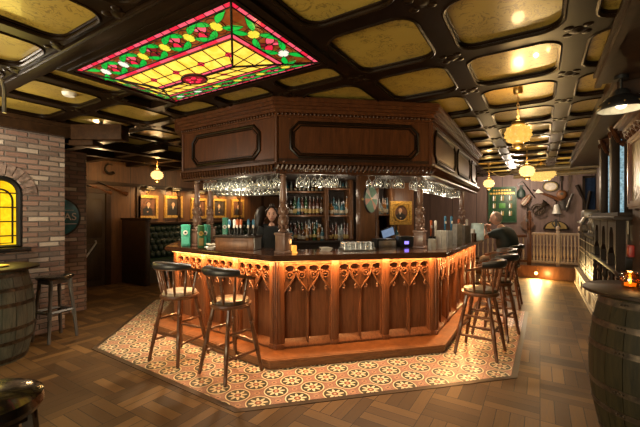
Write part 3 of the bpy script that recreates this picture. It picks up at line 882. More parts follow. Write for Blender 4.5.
for i in range(3):                                                      # carved rope with hanging drops
    fr, L = frame(CANO[i], CANO[i + 1]); n = int(L / .046)
    for k in range(n):
        x = (k + .5) * L / n
        mb.tube([fr @ Vector((x - .014, .012, 2.150)), fr @ Vector((x, .046, 2.118)), fr @ Vector((x + .012, .034, 2.085)), fr @ Vector((x + .016, .008, 2.058))], [.010, .018, .017, .008], 7)
mb.build('rope_moulding', M['canopy_dark'], can)
def oct_path(x0, x1, z0, z1, c, y):
    return [(x0 + c, y, z0), (x1 - c, y, z0), (x1, y, z0 + c), (x1, y, z1 - c), (x1 - c, y, z1), (x0 + c, y, z1), (x0, y, z1 - c), (x0, y, z0 + c)]
fr0, L0 = frame(CANO[0], CANO[1]); fr1, L1 = frame(CANO[1], CANO[2]); fr2, L2 = frame(CANO[2], CANO[3])
specs = [(fr1, .16, L1 - .16), (fr2, .24, L2 - .20)]
e = [L0 - .16, L0 - 1.40, L0 - 1.58, L0 - 2.75, L0 - 2.93, .12]
specs += [(fr0, e[1], e[0]), (fr0, e[3], e[2]), (fr0, e[5], e[4])]
for fr, x0, x1 in specs:
    mb = MB(fr); P = oct_path(x0, x1, 2.225, 2.60, .085, .004); mb.tube(P, .019, 8, True, 1)
    P = oct_path(x0 + .032, x1 - .032, 2.257, 2.568, .075, .003); mb.tube(P, .009, 6, True, 1)
    mb.prism([(p[0], p[2]) for p in oct_path(x0 + .05, x1 - .05, 2.275, 2.55, .066, 0)], -.006, .006, m=Matrix(((1, 0, 0, 0), (0, 0, -1, 0), (0, 1, 0, 0), (0, 0, 0, 1))))
    mb.build('raised_panel', [M['canopy'], M['beam']], can)
for p in CANO[1:]:
    mb = MB(); mb.cyl((p[0], p[1], CB), (p[0], p[1], CT - .06), .022, n=8); mb.build('corner_bead', M['canopy'], can)

# ---- carved posts that carry the canopy, each standing on the worktop
def post_mesh(z0, z1):
    H = z1 - z0
    base = MB(); base.box(-.075, .075, -.075, .075, 0, .03, bev=.006); base.box(-.066, .066, -.066, .066, .03, .215, bev=.008); base.box(-.076, .076, -.076, .076, .205, .235, bev=.006)
    sh = MB(); pr = [(.045, .235), (.060, .25), (.045, .27), (.034, .285), (.052, .32), (.060, .36), (.052, .40), (.040, .43), (.048, .445), (.056, .48), (.044, .53), (.032, .555), (.044, .565), (.034, .58)]
    pr += [(.040, .60), (.036, H * .72), (.031, H - .17), (.040, H - .16), (.030, H - .145)]
    sh.lathe(pr, n=14)
    for row, z in enumerate((.30, .345, .39, .46, .50)):
        for k in range(7):
            a = (k + .5 * row) * 2 * pi / 7; sh.ell((.050 * cos(a), .050 * sin(a), z), (.014, .014, .024), 7, 5)
    cp = MB(); cp.lathe([(.032, H - .15), (.040, H - .12), (.046, H - .09), (.072, H - .045), (.080, H - .03)], n=12); cp.box(-.08, .08, -.08, .08, H - .035, H, bev=.005)
    for k in range(8):
        a = k * pi / 4; cp.ell((.054 * cos(a), .054 * sin(a), H - .075), (.018, .018, .032), 7, 5)
    return base, sh, cp
def make_post(label, loc):
    t = thing('carved_post', label, 'post', loc, 0, 'carved posts carrying the bar canopy')
    b, s, c = post_mesh(loc[2], CB + .04)
    for nm, q in (('base', b), ('shaft', s), ('capital', c)):
        q.v = [Vector(p) + Vector(loc) for p in q.v]; q.build(nm, M['post'], t)
    return t
p0 = make_post('carved post on the front left corner of the worktop beside the small candle', (at_depth(283.3, HZ, 3.97).x, at_depth(283.3, HZ, 3.97).y, BT))
pc = at_depth(420, HZ, 4.62); pl = at_depth(197, HZ, 4.95)
dup(p0, (pl.x, pl.y, BT), 0, 'carved post at the left end of the worktop behind the green cartons')
dup(p0, (pc.x, pc.y, BT), 0, 'carved post on the right front corner of the worktop near the white containers')
dup(p0, (6.9, 1.22, BT), 0, 'carved post at the far right of the worktop near the seated man')
pq = at_depth(210, HZ, 6.0); dup(p0, (pq.x, pq.y, BT), 0, 'slimmer looking carved post farther back behind the left end of the bar')

# ================================================================== stools
def captain_stool(label, group):
    t = thing('bar_stool', label, 'bar stool', (0, 0, 0), 0, group)
    H = .71
    mb = MB(); mb.lathe([(.150, H - .045), (.195, H - .04), (.205, H - .02), (.200, H - .004), (.17, H)], n=24, scale=(1, 1.02)); mb.build('seat', M['stool'], t)
    mb = MB(); mb.lathe([(.178, H - .004), (.186, H + .012), (.175, H + .032), (.12, H + .040), (0, H + .042)], n=24); mb.build('seat_pad', M['oliveleather'], t)
    feet = []
    for sx, sy in ((1, 1), (-1, 1), (-1, -1), (1, -1)):
        a, b = Vector((sx * .115, sy * .125, H - .04)), Vector((sx * .220, sy * .215, 0)); feet.append((a, b))
        L = lambda s: a + (b - a) * s
        mb = MB(); mb.tube([L(0), L(.12), L(.22), L(.235), L(.26), L(.28), L(.5), L(.66), L(.68), L(.71), L(.73), L(.92), L(.96), L(1)],
                           [.020, .021, .024, .018, .025, .019, .024, .024, .019, .025, .020, .018, .020, .015], 9); mb.build('leg', M['stool'], t)
    def on(i, z):
        a, b = feet[i]; s = (a.z - z) / (a.z - b.z); return a + (b - a) * s
    for i, zz in ((0, .22), (1, .30), (2, .22), (3, .30)):
        mb = MB(); p, q = on(i, zz), on((i + 1) % 4, zz); mb.tube([p, p.lerp(q, .3), p.lerp(q, .5), p.lerp(q, .7), q], [.012, .015, .020, .015, .012], 8); mb.build('stretcher', M['stool'], t)
    for i in (0, 2):
        mb = MB(); p, q = on(i, .44), on((i + 1) % 4, .44); mb.tube([p, p.lerp(q, .5), q], [.010, .015, .010], 8); mb.build('stretcher', M['stool'], t)
    # low back: the occupant faces +x, rail runs round the -x side
    R, ZR = .235, .995
    arc = [radians(68 + 224 * k / 24) for k in range(25)]
    mb = MB()
    top, bot = [], []
    for k, a in enumerate(arc):
        s = abs(k - 12) / 12; hgt = .030 + .055 * max(0, 1 - (s / .62) ** 2) if s < .62 else .030; dr = .022 + .012 * s
        z0 = ZR - .055 * max(0, (s - .55) / .45) ** 1.2
        ci, co = R - dr, R + dr
        top.append([(ci * cos(a), ci * sin(a), z0), (co * cos(a), co * sin(a), z0), (co * 1.03 * cos(a), co * 1.03 * sin(a), z0 + hgt), (ci * 1.04 * cos(a), ci * 1.04 * sin(a), z0 + hgt)])
    vs = [p for q in top for p in q]; fs = []
    for k in range(24):
        for j in range(4): fs.append((k * 4 + j, k * 4 + (j + 1) % 4, k * 4 + 4 + (j + 1) % 4, k * 4 + 4 + j))
    fs += [(0, 1, 2, 3), (96, 99, 98, 97)]; mb.add(vs, fs); mb.build('back_rail', M['stool'], t, 50)
    mb = MB(); vs = []; fs = []
    pad = [radians(108 + 144 * k / 16) for k in range(17)]
    for k, a in enumerate(pad):
        s = abs(k - 8) / 8; h2 = .060 * (1 - .45 * s * s)
        for rr, zz in ((R - .028, ZR + .012), (R + .034, ZR + .012), (R + .048, ZR + .04), (R + .036, ZR + .02 + h2), (R, ZR + .032 + h2), (R - .026, ZR + .02 + h2)): vs.append((rr * cos(a), rr * sin(a), zz))
    for k in range(16):
        for j in range(6): fs.append((k * 6 + j, k * 6 + (j + 1) % 6, k * 6 + 6 + (j + 1) % 6, k * 6 + 6 + j))
    fs += [tuple(range(6)), tuple(range(101, 95, -1))]; mb.add(vs, fs); tag(mb.build('back_pad', M['leather'], t, 60), 'black leather pad with studs over the back rail')
    for k in range(7):
        a = radians(84 + 192 * k / 6); b0 = Vector((.172 * cos(a), .172 * sin(a), H - .01)); e = Vector((R * cos(a), R * sin(a), ZR + (.0 if 0 < k < 6 else -.012)))
        mb = MB(); q = lambda s: b0.lerp(e, s)
        mb.tube([q(0), q(.2), q(.42), q(.47), q(.52), q(.57), q(.8), q(1)], [.010, .013, .016, .011, .017, .011, .012, .009], 8); mb.build('spindle', M['stool'], t)
    return t
st = captain_stool('front captain bar stool before the left counter, nearest the camera', 'captain bar stools round the bar')
st.location = (2.535, 2.63, .004); st.rotation_euler = (0, 0, radians(-8))
sA = dup(st, (2.51, 3.40, .004), radians(6), 'second captain bar stool along the left counter, pale seat pad, farther from the corner')
for ch in sA.children:
    if ch.name.startswith('seat_pad'): ch.data = ch.data.copy(); ch.data.materials[0] = M['tan']
sC = dup(st, (4.43, .585, .004), radians(84), 'nearest captain bar stool at the right counter, standing on the tile edge')
sD = dup(st, (5.20, .50, .004), radians(76), 'second captain bar stool along the right counter')
dup(st, (5.95, .56, .004), radians(112), 'third captain bar stool along the right counter')
sE = dup(st, (7.02, .50, .004), radians(88), 'captain bar stool under the seated man')

def backless_stool(name, label, loc, rz, legm, seatm, round_seat):
    t = thing(name, label, 'bar stool', (0, 0, 0)); H = .80
    mb = MB()
    if round_seat: mb.lathe([(.15, H - .05), (.185, H - .045), (.20, H - .02), (.195, H + .015), (.15, H + .04), (0, H + .047)], n=28)
    else: mb.lathe([(.14, H - .03), (.19, H - .028), (.205, H - .008), (.20, H + .012), (.15, H + .025), (0, H + .020)], n=28, scale=(1.05, .9))
    mb.build('seat', seatm, t)
    ft = []
    for sx, sy in ((1, 1), (-1, 1), (-1, -1), (1, -1)):
        a, b = Vector((sx * .115, sy * .10, H - .035)), Vector((sx * .175, sy * .155, 0)); ft.append((a, b)); L = lambda s: a + (b - a) * s
        u = MB(); u.tube([L(0), L(.16)], [.030, .027], 4); u.tube([L(.14), L(.2), L(.3), L(.44), L(.5)], [.018, .024, .019, .022, .018], 9); u.tube([L(.5), L(.62)], [.030, .030], 4); u.tube([L(.62), L(.7), L(.85), L(.95), L(1)], [.020, .023, .018, .021, .018], 9)
        u.build('leg', legm, t)
    on = lambda i, z: ft[i][0].lerp(ft[i][1], (ft[i][0].z - z) / ft[i][0].z)
    for i, z in ((0, .36), (1, .36), (2, .36), (3, .36)):
        p, q = on(i, z), on((i + 1) % 4, z); u = MB(); u.tube([p, q], .020, 4); u.build('stretcher', legm, t)
    mb = MB(); mb.box(-.14, .14, -.12, .12, H - .085, H - .03, bev=.006); mb.build('seat_frame', legm, t)
    t.location = loc; t.rotation_euler = (0, 0, rz); return t
backless_stool('bar_stool', 'backless grey-legged bar stool with black seat beside the left barrel', (2.05, 5.27, 0), radians(12), M['greywood'], M['glossleather'], False)
backless_stool('bar_stool', 'round black leather stool seat at the bottom left corner of the photo', (.50, 1.93, -.03 + .03), 0, M['blackwood'], M['glossleather'], True)

# ================================================================== barrel tables
def barrel(name, label, loc, stv, R, H, rz=0):
    t = thing(name, label, 'barrel table', (0, 0, 0)); rb = R * .80
    def rad(z): q = (z / H) * 2 - 1; return rb + (R - rb) * (1 - q * q)
    ns = 20
    mb = MB()
    for i in range(ns):
        a0, a1 = 2 * pi * i / ns + .006, 2 * pi * (i + 1) / ns - .006; vs = []; fs = []
        for k in range(11):
            z = H * k / 10; r = rad(z)
            for a, rr in ((a0, r), ((a0 + a1) / 2, r * 1.004), (a1, r), (a1, r - .025), (a0, r - .025)): vs.append((rr * cos(a), rr * sin(a), z))
        for k in range(10):
            for j in range(5): fs.append((k * 5 + j, k * 5 + (j + 1) % 5, k * 5 + 5 + (j + 1) % 5, k * 5 + 5 + j))
        fs += [tuple(range(5)), tuple(range(54, 49, -1))]; mb.add(vs, fs)
    mb.lathe([(0, .03), (rb - .02, .03), (rb - .02, H - .03), (0, H - .03)], n=20)
    mb.build('staves', stv, t, 30)
    for z, wd in ((.045, .045), (H * .235, .04), (H * .38, .04), (H * .64, .04), (H * .80, .04), (H - .05, .045)):
        h = MB(); h.lathe([(rad(z - wd / 2) - .004, z - wd / 2), (rad(z - wd / 2) + .006, z - wd / 2), (rad(z + wd / 2) + .006, z + wd / 2), (rad(z + wd / 2) - .004, z + wd / 2)], n=32)
        for k in range(3): h.ell(((rad(z) + .006) * cos(2.4 + k * .06), (rad(z) + .006) * sin(2.4 + k * .06), z), .008, 6, 5)
        h.build('hoop', M['hoop'], t)
    mb = MB(); mb.lathe([(0, H), (R * 1.06, H), (R * 1.10, H + .008), (R * 1.10, H + .024), (R * 1.07, H + .032), (0, H + .032)], n=40); mb.build('table_top', M['barreltop'], t)
    t.location = loc; t.rotation_euler = (0, 0, rz); return t
barrel('barrel_table', 'old grey barrel used as a table under the yellow window', (1.36, 5.10, 0), M['stave'], .40, .985)
bR = barrel('barrel_table', 'old mossy brown barrel table with an amber candle jar on top', (3.33, -.675, 0), M['stave2'], .365, 1.02)

# ================================================================== hanging lamps
def pendant(label, loc, zc, glow, s=1.0):
    t = thing('pendant_lamp', label, 'lamp', (loc[0], loc[1], zc - .17), 0, 'crackle glass pendant lamps')
    x, y = loc
    mb = MB(); mb.lathe([(.0, CEIL + .039), (.045, CEIL + .038), (.045, CEIL - .005), (.035, CEIL - .025), (.008, CEIL - .03)][::-1], (x, y, 0), 12)
    n = max(3, int((CEIL - .03 - zc - .13) / .03))
    for k in range(n):
        z = zc + .13 + (k + .5) * (CEIL - .03 - zc - .13) / n; a = (k % 2) * pi / 2
        mb.tube([(x + .010 * cos(a) * cos(q * pi / 4), y + .010 * sin(a) * cos(q * pi / 4), z + .020 * sin(q * pi / 4)) for q in range(8)], .0035, 5, True)
    mb.build('chain', M['brass'], t)
    mb = MB(); mb.lathe([(.02, zc + .14), (.060, zc + .128), (.066, zc + .10), (.052, zc + .085)], (x, y, 0), 16); mb.build('crown', M['brass'], t)
    mb = MB(); mb.lathe([(.045, zc - .095), (.058, zc - .11), (.050, zc - .135), (.03, zc - .15), (0, zc - .16)][::-1], (x, y, 0), 16); mb.build('finial', M['brass'], t)
    mb = MB(); pr = [(.055, zc + .095), (.082, zc + .075), (.110, zc + .04), (.120, zc), (.110, zc - .04), (.082, zc - .075), (.05, zc - .098)]
    mb.lathe([(r * s, z) for r, z in pr], (x, y, 0), 20)
    for k in range(12):
        a = 2 * pi * k / 12
        for z, r in ((zc + .055, .096), (zc + .018, .114), (zc - .02, .114), (zc - .057, .094)): mb.ell((x + r * cos(a + z * 40), y + r * sin(a + z * 40), z), (.016, .016, .018), 7, 5)
    mb.build('glass_globe', glow, t)
    light('lamp_light', 'POINT', (x, y, zc - .26), 8, (1, .66, .30), .06)
    light('lamp_light', 'POINT', (x, y, zc + .20), 9, (1, .58, .20), .05)
pendant('nearest crackle glass pendant lamp on a chain right of the bar', (4.178, .193), 2.415, M['bulb'])
pendant('crackle glass pendant lamp hanging before the woven oval shade', (7.40, .20), 2.38, M['bulbfar'])
pendant('farthest small pendant lamp above the seated man beyond the canopy', (9.6, 1.07), 2.37, M['bulbfar'])
pendant('small pendant lamp in the passage left of the canopy before the pictures', (4.72, 7.17), 2.47, M['bulbfar'])
mb = MB(); a, b = Vector((9.6, 1.07, 2.70)), Vector((8.6, .30, 2.72)); mb.tube([a.lerp(b, k / 8) - Vector((0, 0, .22 * sin(pi * k / 8))) for k in range(9)], .012, 6)
tag(mb.build('lamp_cable', M['duct']), 'pale cable slung between the two farther pendant lamps', 'cable')

# industrial black shade on the right
x, y, z = 3.77, -.565, 2.445
t = thing('shade_lamp', 'black dome shade lamp with lit white underside under the right beam', 'lamp', (x, y, z - .02))
mb = MB(); mb.lathe([(.158, z - .004), (.166, z), (.168, z + .010), (.150, z + .05), (.105, z + .095), (.062, z + .115), (.058, z + .14), (.040, z + .165), (.0, z + .17)], (x, y, 0), 28, cap=False)
for k in range(10): mb.ell((x + .158 * cos(k * pi / 5), y + .158 * sin(k * pi / 5), z + .032), .008, 6, 5, 1)
mb.build('shade', [M['black'], M['brass']], t)
mb = MB(); mb.lathe([(.157, z), (.142, z + .042), (.095, z + .082), (0, z + .10)], (x, y, 0), 28, cap=False); mb.build('shade_lining', M['white'], t)
mb = MB(); mb.ell((x, y, z + .045), (.04, .04, .04), 14, 10); mb.build('bulb', M['bulbwhite'], t)
mb = MB(); mb.tube([(x, y, z + .16), (x, y, 2.70)], .010, 8); mb.lathe([(.05, 2.69), (.05, 2.72)], (x, y, 0), 12); mb.build('stem', M['iron'], t)
light('shade_light', 'SPOT', (x, y, z - .03), 11, (1, .74, .42), .05, (0, 0, -1), radians(140), .7)
light('shade_light', 'POINT', (x, y, z + .035), .6, (1, .74, .42), .02)

# woven oval shade far right
c = at_depth(541, 175, 8.2)
t = thing('woven_lampshade', 'large oval openwork golden lampshade glowing by the far wall', 'lamp', (c.x, c.y, c.z - .12))
mb = MB(); mb.lathe([(.02, -.145), (.12, -.13), (.20, -.085), (.255, -.01), (.27, .06), (.265, .085)], c, 28, scale=(.9, 1.1), cap=False)
for k in range(16):
    for q in range(3): mb.ell(c + Vector((.9 * (.16 + .05 * q) * cos(k * pi / 8 + q * .2), 1.1 * (.16 + .05 * q) * sin(k * pi / 8 + q * .2), -.115 + .052 * q)), (.025, .025, .015), 6, 5)
mb.build('shade', M['straw'], t)
mb = MB(); mb.tube([(c.x, c.y, c.z + .06), (c.x, c.y, CEIL)], .01, 6)
for k in range(3): mb.tube([(c.x, c.y, c.z + .3), (c.x + .22 * cos(k * 2.1), c.y + .26 * sin(k * 2.1), c.z + .08)], .006, 5)
mb.build('hanger', M['brass'], t)
light('straw_light', 'POINT', (c.x, c.y, c.z + .10), 6, (1, .65, .25), .06)

# pale pipes running across under the far ceiling
for i, (X, Z, r) in enumerate(((9.15, 2.62, .06), (9.75, 2.55, .05))):
    mb = MB(); mb.cyl((X, -1.05, Z), (X, .55, Z - .03), r, n=12); mb.lathe([(r + .02, -.03), (r + .02, .03)], (0, 0, 0), 12, m=Matrix.Translation((X, -.3, Z - .01)) @ Matrix.Rotation(pi / 2, 4, 'X'))
    for y in (-.8, .3): mb.tube([(X, y, Z), (X, y, CEIL)], .012, 6)
    tag(mb.build('ceiling_pipe', M['duct']), ['nearer pale pipe under the ceiling before the far wall', 'farther thinner pipe under the ceiling before the far wall'][i], 'pipe', 'pipes under the far ceiling')

# smoke detector
mb = MB(); mb.lathe([(.055, -.045), (.065, -.035), (.072, -.012), (.075, .0)], (1.80, 4.29, CEIL + .055), 20); mb.lathe([(.05, -.05), (.055, -.045)], (1.80, 4.29, CEIL + .055), 20)
tag(mb.build('smoke_detector', M['white']), 'small round white smoke detector on the ceiling left of the skylight', 'smoke detector')

# boxed timber hanging from the ceiling by the brick wall
bx = at_depth(101, 133, 4.95)
t = thing('hanging_wooden_box', 'long dark wooden box hung from the ceiling beside the brick wall', 'box', (bx.x, bx.y, bx.z - .14))
R_ = facing((bx.x, bx.y, bx.z), (-RT.y * 0 - FW.x, -FW.y))
mb = MB(R_); mb.box(-.34, .36, -.10, .10, -.11, .10, bev=.012); mb.build('casing', M['boxwood'], t)
mb = MB(R_); mb.box(.04, .37, -.12, .12, -.19, -.12, bev=.01); mb.build('shelf', M['boxwood'], t)
mb = MB(); mb.cyl((bx.x, bx.y, bx.z + .1), (bx.x, bx.y, CEIL + .035), .025, n=10); mb.build('hanger', M['iron'], t)

# gooseneck pipe at the far left
mb = MB(); g = at_depth(-4, 95, 3.2)
mb.tube([g + Vector((.04, -.06, -.16)), g + Vector((.04, -.06, .06)), g + Vector((.03, -.04, .13)), g + Vector((0, 0, .16)), g + Vector((-.06, .08, .15)), g + Vector((-.10, .14, .06)), g + Vector((-.10, .14, CEIL + .05 - g.z))], .016, 8)
tag(mb.build('bent_pipe', M['steel']), 'grey bent pipe hook hanging at the upper left edge', 'pipe')

# ================================================================== wine glasses hung upside down
gm = MB(); gm.lathe([(.030, 0), (.036, .02), (.039, .05), (.034, .085), (.016, .105), (.005, .115), (.0042, .175), (.008, .182), (.034, .188), (.034, .190)], n=10)
gme = gm.mesh('wine_glass', M['glass'], 60)
def hang(x, y, label, group, z=CB - .19 + .035, s=1.0):
    o = bpy.data.objects.new('wine_glass', gme); COL.objects.link(o); o.location = (x, y, z); o.scale = (s, s, s)
    tag(o, label, 'glass', group)
def rack(name, fr, x0, x1, ys, z, label):
    mb = MB(fr)
    for y in ys:
        for d in (-.018, .018): mb.tube([(x0, y + d, z), (x1, y + d, z)], .004, 5)
    for x in (x0, (x0 + x1) / 2, x1): mb.tube([(x, min(ys) - .03, z), (x, max(ys) + .03, z)], .004, 5); mb.tube([(x, ys[0], z), (x, ys[0], CB + .045)], .005, 5)
    tag(mb.build(name, M['brass']), label, 'glass rack', 'hanging glass racks')
ZR = CB - .035
def rows(fr, x0, x1, ys, step, label, group):
    for y in ys:
        n = int((x1 - x0) / step)
        for k in range(n):
            if random.random() < .08: continue
            p = fr @ Vector((x0 + (k + .5) * step + random.uniform(-.006, .006), y, 0)); hang(p.x, p.y, label, group, ZR - .184, random.uniform(.92, 1.06))
rack('glass_rack', fr2, .12, L2 - .05, (-.22, -.34, -.46), ZR, 'brass rack of hanging glasses over the left counter'); rows(fr2, .14, L2 - .08, (-.22, -.34, -.46), .088, 'clear stemmed glass hanging upside down over the left counter', 'glasses hung over the left counter')
rack('glass_rack', fr1, .16, .72, (-.22, -.34), ZR, 'brass rack of hanging glasses over the front counter, nearer the right post'); rows(fr1, .18, .72, (-.22, -.34), .085, 'clear stemmed glass hanging upside down over the front counter, right part', 'glasses hung over the front right')
rack('glass_rack', fr1, 1.02, L1 - .2, (-.22, -.34), ZR, 'brass rack of hanging glasses over the front counter, nearer the candle'); rows(fr1, 1.04, L1 - .2, (-.22, -.34), .085, 'clear stemmed glass hanging upside down over the front counter, left part', 'glasses hung over the front left')
ga, gb = at_depth(212, HZ, 6.35), at_depth(287, HZ, 5.75); fr3, L3 = frame((gb.x, gb.y), (ga.x, ga.y))
rack('glass_rack', fr3, .04, L3 - .04, (0, .10), ZR, 'brass rack of hanging glasses at the back, above the two bar women'); rows(fr3, .05, L3 - .05, (0, .10), .085, 'clear stemmed glass hanging upside down in the back rack above the bar women', 'glasses hung in the back rack')
rack('glass_rack', fr0, .6, L0 - .12, (-.20, -.34), ZR, 'long brass rack of hanging glasses over the right counter'); rows(fr0, .62, L0 - .15, (-.20, -.34), .105, 'clear stemmed glass hanging upside down over the right counter', 'glasses hung over the right counter')

# ================================================================== back bar: shelves, column, wheel, bottles
bc = at_depth(348, HZ, 5.95); NB_ = Vector((-.735, -.68, 0))
bf = facing((bc.x, bc.y, 0), NB_)                                       # local x to the right seen from behind -> flip so +x is image right
bf = bf @ Matrix.Rotation(0, 4, 'Z')
sgn = 1 if (bf @ Vector((1, 0, 0)) - bf @ Vector((0, 0, 0))).dot(RT) > 0 else -1
def BX(px, D=5.95): return sgn * (px - 348) / FPX * D * 1.0
t = thing('back_bar_shelving', 'dark wooden back bar shelving full of bottles inside the bar island', 'shelf', (bc.x, bc.y, 0))
mb = MB(bf); xa, xb = sorted((BX(281), BX(428))); mb.box(xa, xb, -.34, -.30, 0, 2.20); mb.build('back_panel', M['backwood'], t)
mb = MB(bf); mb.box(xa, xb, -.30, .16, 0.0, 1.13); mb.box(xa - .02, xb + .02, -.30, .19, 1.13, 1.165, bev=.006); mb.build('base_cabinet', M['backwood'], t)
for px0, px1, z in ((283, 326, 1.59), (326, 351, 1.59), (326, 351, 2.035), (376, 394, 1.60), (283, 326, 1.98)):
    mb = MB(bf); a, b = sorted((BX(px0), BX(px1))); mb.box(a, b, -.30, .04, z - .03, z, bev=.004); mb.build('shelf', M['column'], t)
for px in (283, 325.5, 350.5, 377, 394):
    mb = MB(bf); a = BX(px); mb.box(a - .03, a + .03, -.30, .07, 1.165, 2.19, bev=.006)
    mb.lathe([(.030, 1.17), (.042, 1.2), (.028, 1.24), (.040, 1.34), (.030, 1.44), (.036, 1.5)], (a, .075, 0), 10); mb.build('upright', M['column'], t)
mb = MB(bf); a, b = sorted((BX(395), BX(426))); mb.box(a, b, -.30, -.26, 1.165, 2.19); mb.build('side_panel', M['panelorange'], t)

def bottle_mesh(kind, body, label):
    prof = {'tall': [(.034, 0), (.037, .008), (.037, .185), (.030, .215), (.014, .240), (.013, .290), (.016, .292), (.016, .312), (0, .314)],
            'wine': [(.036, 0), (.038, .008), (.038, .17), (.034, .20), (.015, .235), (.014, .295), (.016, .297), (.016, .318), (0, .32)],
            'squat': [(.046, 0), (.050, .010), (.050, .125), (.040, .155), (.015, .175), (.015, .215), (.020, .217), (.020, .245), (0, .247)]}[kind]
    mb = MB(); mb.lathe(prof, n=10, mi=0); r = prof[2][0]; h = prof[2][1]
    l0, l1 = {'tall': (.32, .58), 'wine': (.18, .62), 'squat': (.22, .68)}[kind]
    mb.lathe([(r + .001, h * l0), (r + .002, h * l0 + .003), (r + .002, h * l1 - .003), (r + .001, h * l1)], n=10, mi=1)
    q = prof[-3:]; mb.lathe([(q[0][0] + .002, q[0][1] - .004), (q[1][0] + .002, q[1][1]), (0, q[1][1] + .003)], n=8, mi=2)
    return mb.mesh('bottle', [body, label, M['black']], 40)
BM = []
for cn, m_, lb in (('brown', 'liq_brown', 'label'), ('dark green', 'liq_green', 'labelgold'), ('clear', 'liq_clear', 'label'), ('amber', 'liq_amber', 'label'), ('blue', 'liq_blue', 'label'), ('red', 'liq_red', 'labelgold')):
    for k in ('tall', 'wine', 'squat'): BM.append((cn, k, bottle_mesh(k, M[m_], M[lb])))
ORD = ['first', 'second', 'third', 'fourth', 'fifth', 'sixth', 'seventh', 'eighth', 'ninth', 'tenth', 'eleventh', 'twelfth', 'thirteenth', 'fourteenth', 'fifteenth', 'sixteenth', 'seventeenth', 'eighteenth', 'nineteenth', 'twentieth']
def shelf_bottles(px0, px1, z, where, n, y=-.10, smax=1.0, pool=None):
    for k in range(n):
        cn, kd, me = random.choice(pool or BM); px = px0 + (px1 - px0) * (k + .5) / n
        p = bf @ Vector((BX(px), y + random.uniform(-.02, .02), z))
        o = bpy.data.objects.new('bottle', me); COL.objects.link(o); o.location = p; s = random.uniform(.86, 1.0) * smax; o.scale = (s, s, s)
        tag(o, f'{cn} glass bottle, {ORD[k]} from the left {where}', 'bottle', 'bottles ' + where)
clearish = [b for b in BM if b[0] in ('clear', 'blue', 'amber', 'clear')]
shelf_bottles(285.5, 324, 1.59, 'on the middle shelf, left bay', 10)
shelf_bottles(328, 349.5, 1.59, 'on the middle shelf, right bay', 8, pool=clearish)
shelf_bottles(285.5, 324, 1.165, 'on the back counter, left bay', 10, -.02)
shelf_bottles(328, 349.5, 1.165, 'on the back counter, right bay', 7, -.02)
shelf_bottles(286, 324, 1.165, 'in the back row of the left bay', 10, -.20, 1.12)
shelf_bottles(328, 349.5, 2.035, 'on the top shelf, right bay', 7, -.12, .48, clearish)
shelf_bottles(379, 393, 1.60, 'on the small shelf right of the wheel column', 6, -.10, 1.0, clearish)
shelf_bottles(396, 402, 1.165, 'beside the till under the portrait', 3, -.02, 1.0, clearish)
shelf_bottles(285.5, 324, 1.98, 'on the top shelf, left bay', 9, -.12, .6)

# column with the prize wheel
cx = at_depth(366.5, HZ, 5.05)
t = thing('wooden_column', 'broad plain wooden column inside the bar carrying the round wheel', 'column', (cx.x, cx.y, 0))
cf = facing((cx.x, cx.y, 0), NB_)
mb = MB(cf); mb.box(-.115, .115, -.14, .05, .93, CB + .05, bev=.008); mb.build('shaft', M['column'], t)
mb = MB(cf); mb.box(-.13, .13, -.15, .065, .93, 1.10, bev=.008); mb.build('base', M['column'], t)
wc_ = at_depth(370, 199, 4.86); wn = Vector((-.05, -1, 0)).normalized()
wf = facing(wc_, wn)
t = thing('prize_wheel', 'round wheel with green orange and cream segments mounted on the wooden column', 'wheel', wc_)
mb = MB(wf); R = .185
for k in range(12):
    a0, a1 = 2 * pi * k / 12, 2 * pi * (k + 1) / 12
    vs = [(0, .022, 0)] + [(R * cos(a0 + (a1 - a0) * q / 3), .022, R * sin(a0 + (a1 - a0) * q / 3)) for q in range(4)]; vs += [(p[0], 0, p[2]) for p in vs]
    mb.add(vs, [(0, 1, 2, 3, 4), (5, 9, 8, 7, 6), (1, 6, 7, 2), (2, 7, 8, 3), (3, 8, 9, 4)], (0, 2, 0, 1)[k % 4] if k % 3 else 0)
mb.build('disc', [M['wheelg'], M['wheelo'], M['wheelw']], t)
mb = MB(wf); mb.tube([(R * cos(k * pi / 16), .01, R * sin(k * pi / 16)) for k in range(32)], .014, 8, True); mb.build('rim', M['black'], t)
mb = MB(wf); mb.lathe([(.03, 0), (.03, .02), (0, .03)], (0, 0, 0), 12, m=Matrix.Rotation(-pi / 2, 4, 'X')); mb.cyl((0, -.12, 0), (0, .02, 0), .02); mb.build('hub', M['brass'], t)
mb = MB(wf); mb.prism([(-.02, .235), (.02, .235), (0, .17)], -.03, -.022, m=Matrix(((1, 0, 0, 0), (0, 0, -1, 0), (0, 1, 0, 0), (0, 0, 0, 1)))); mb.build('pointer', M['red'], t)

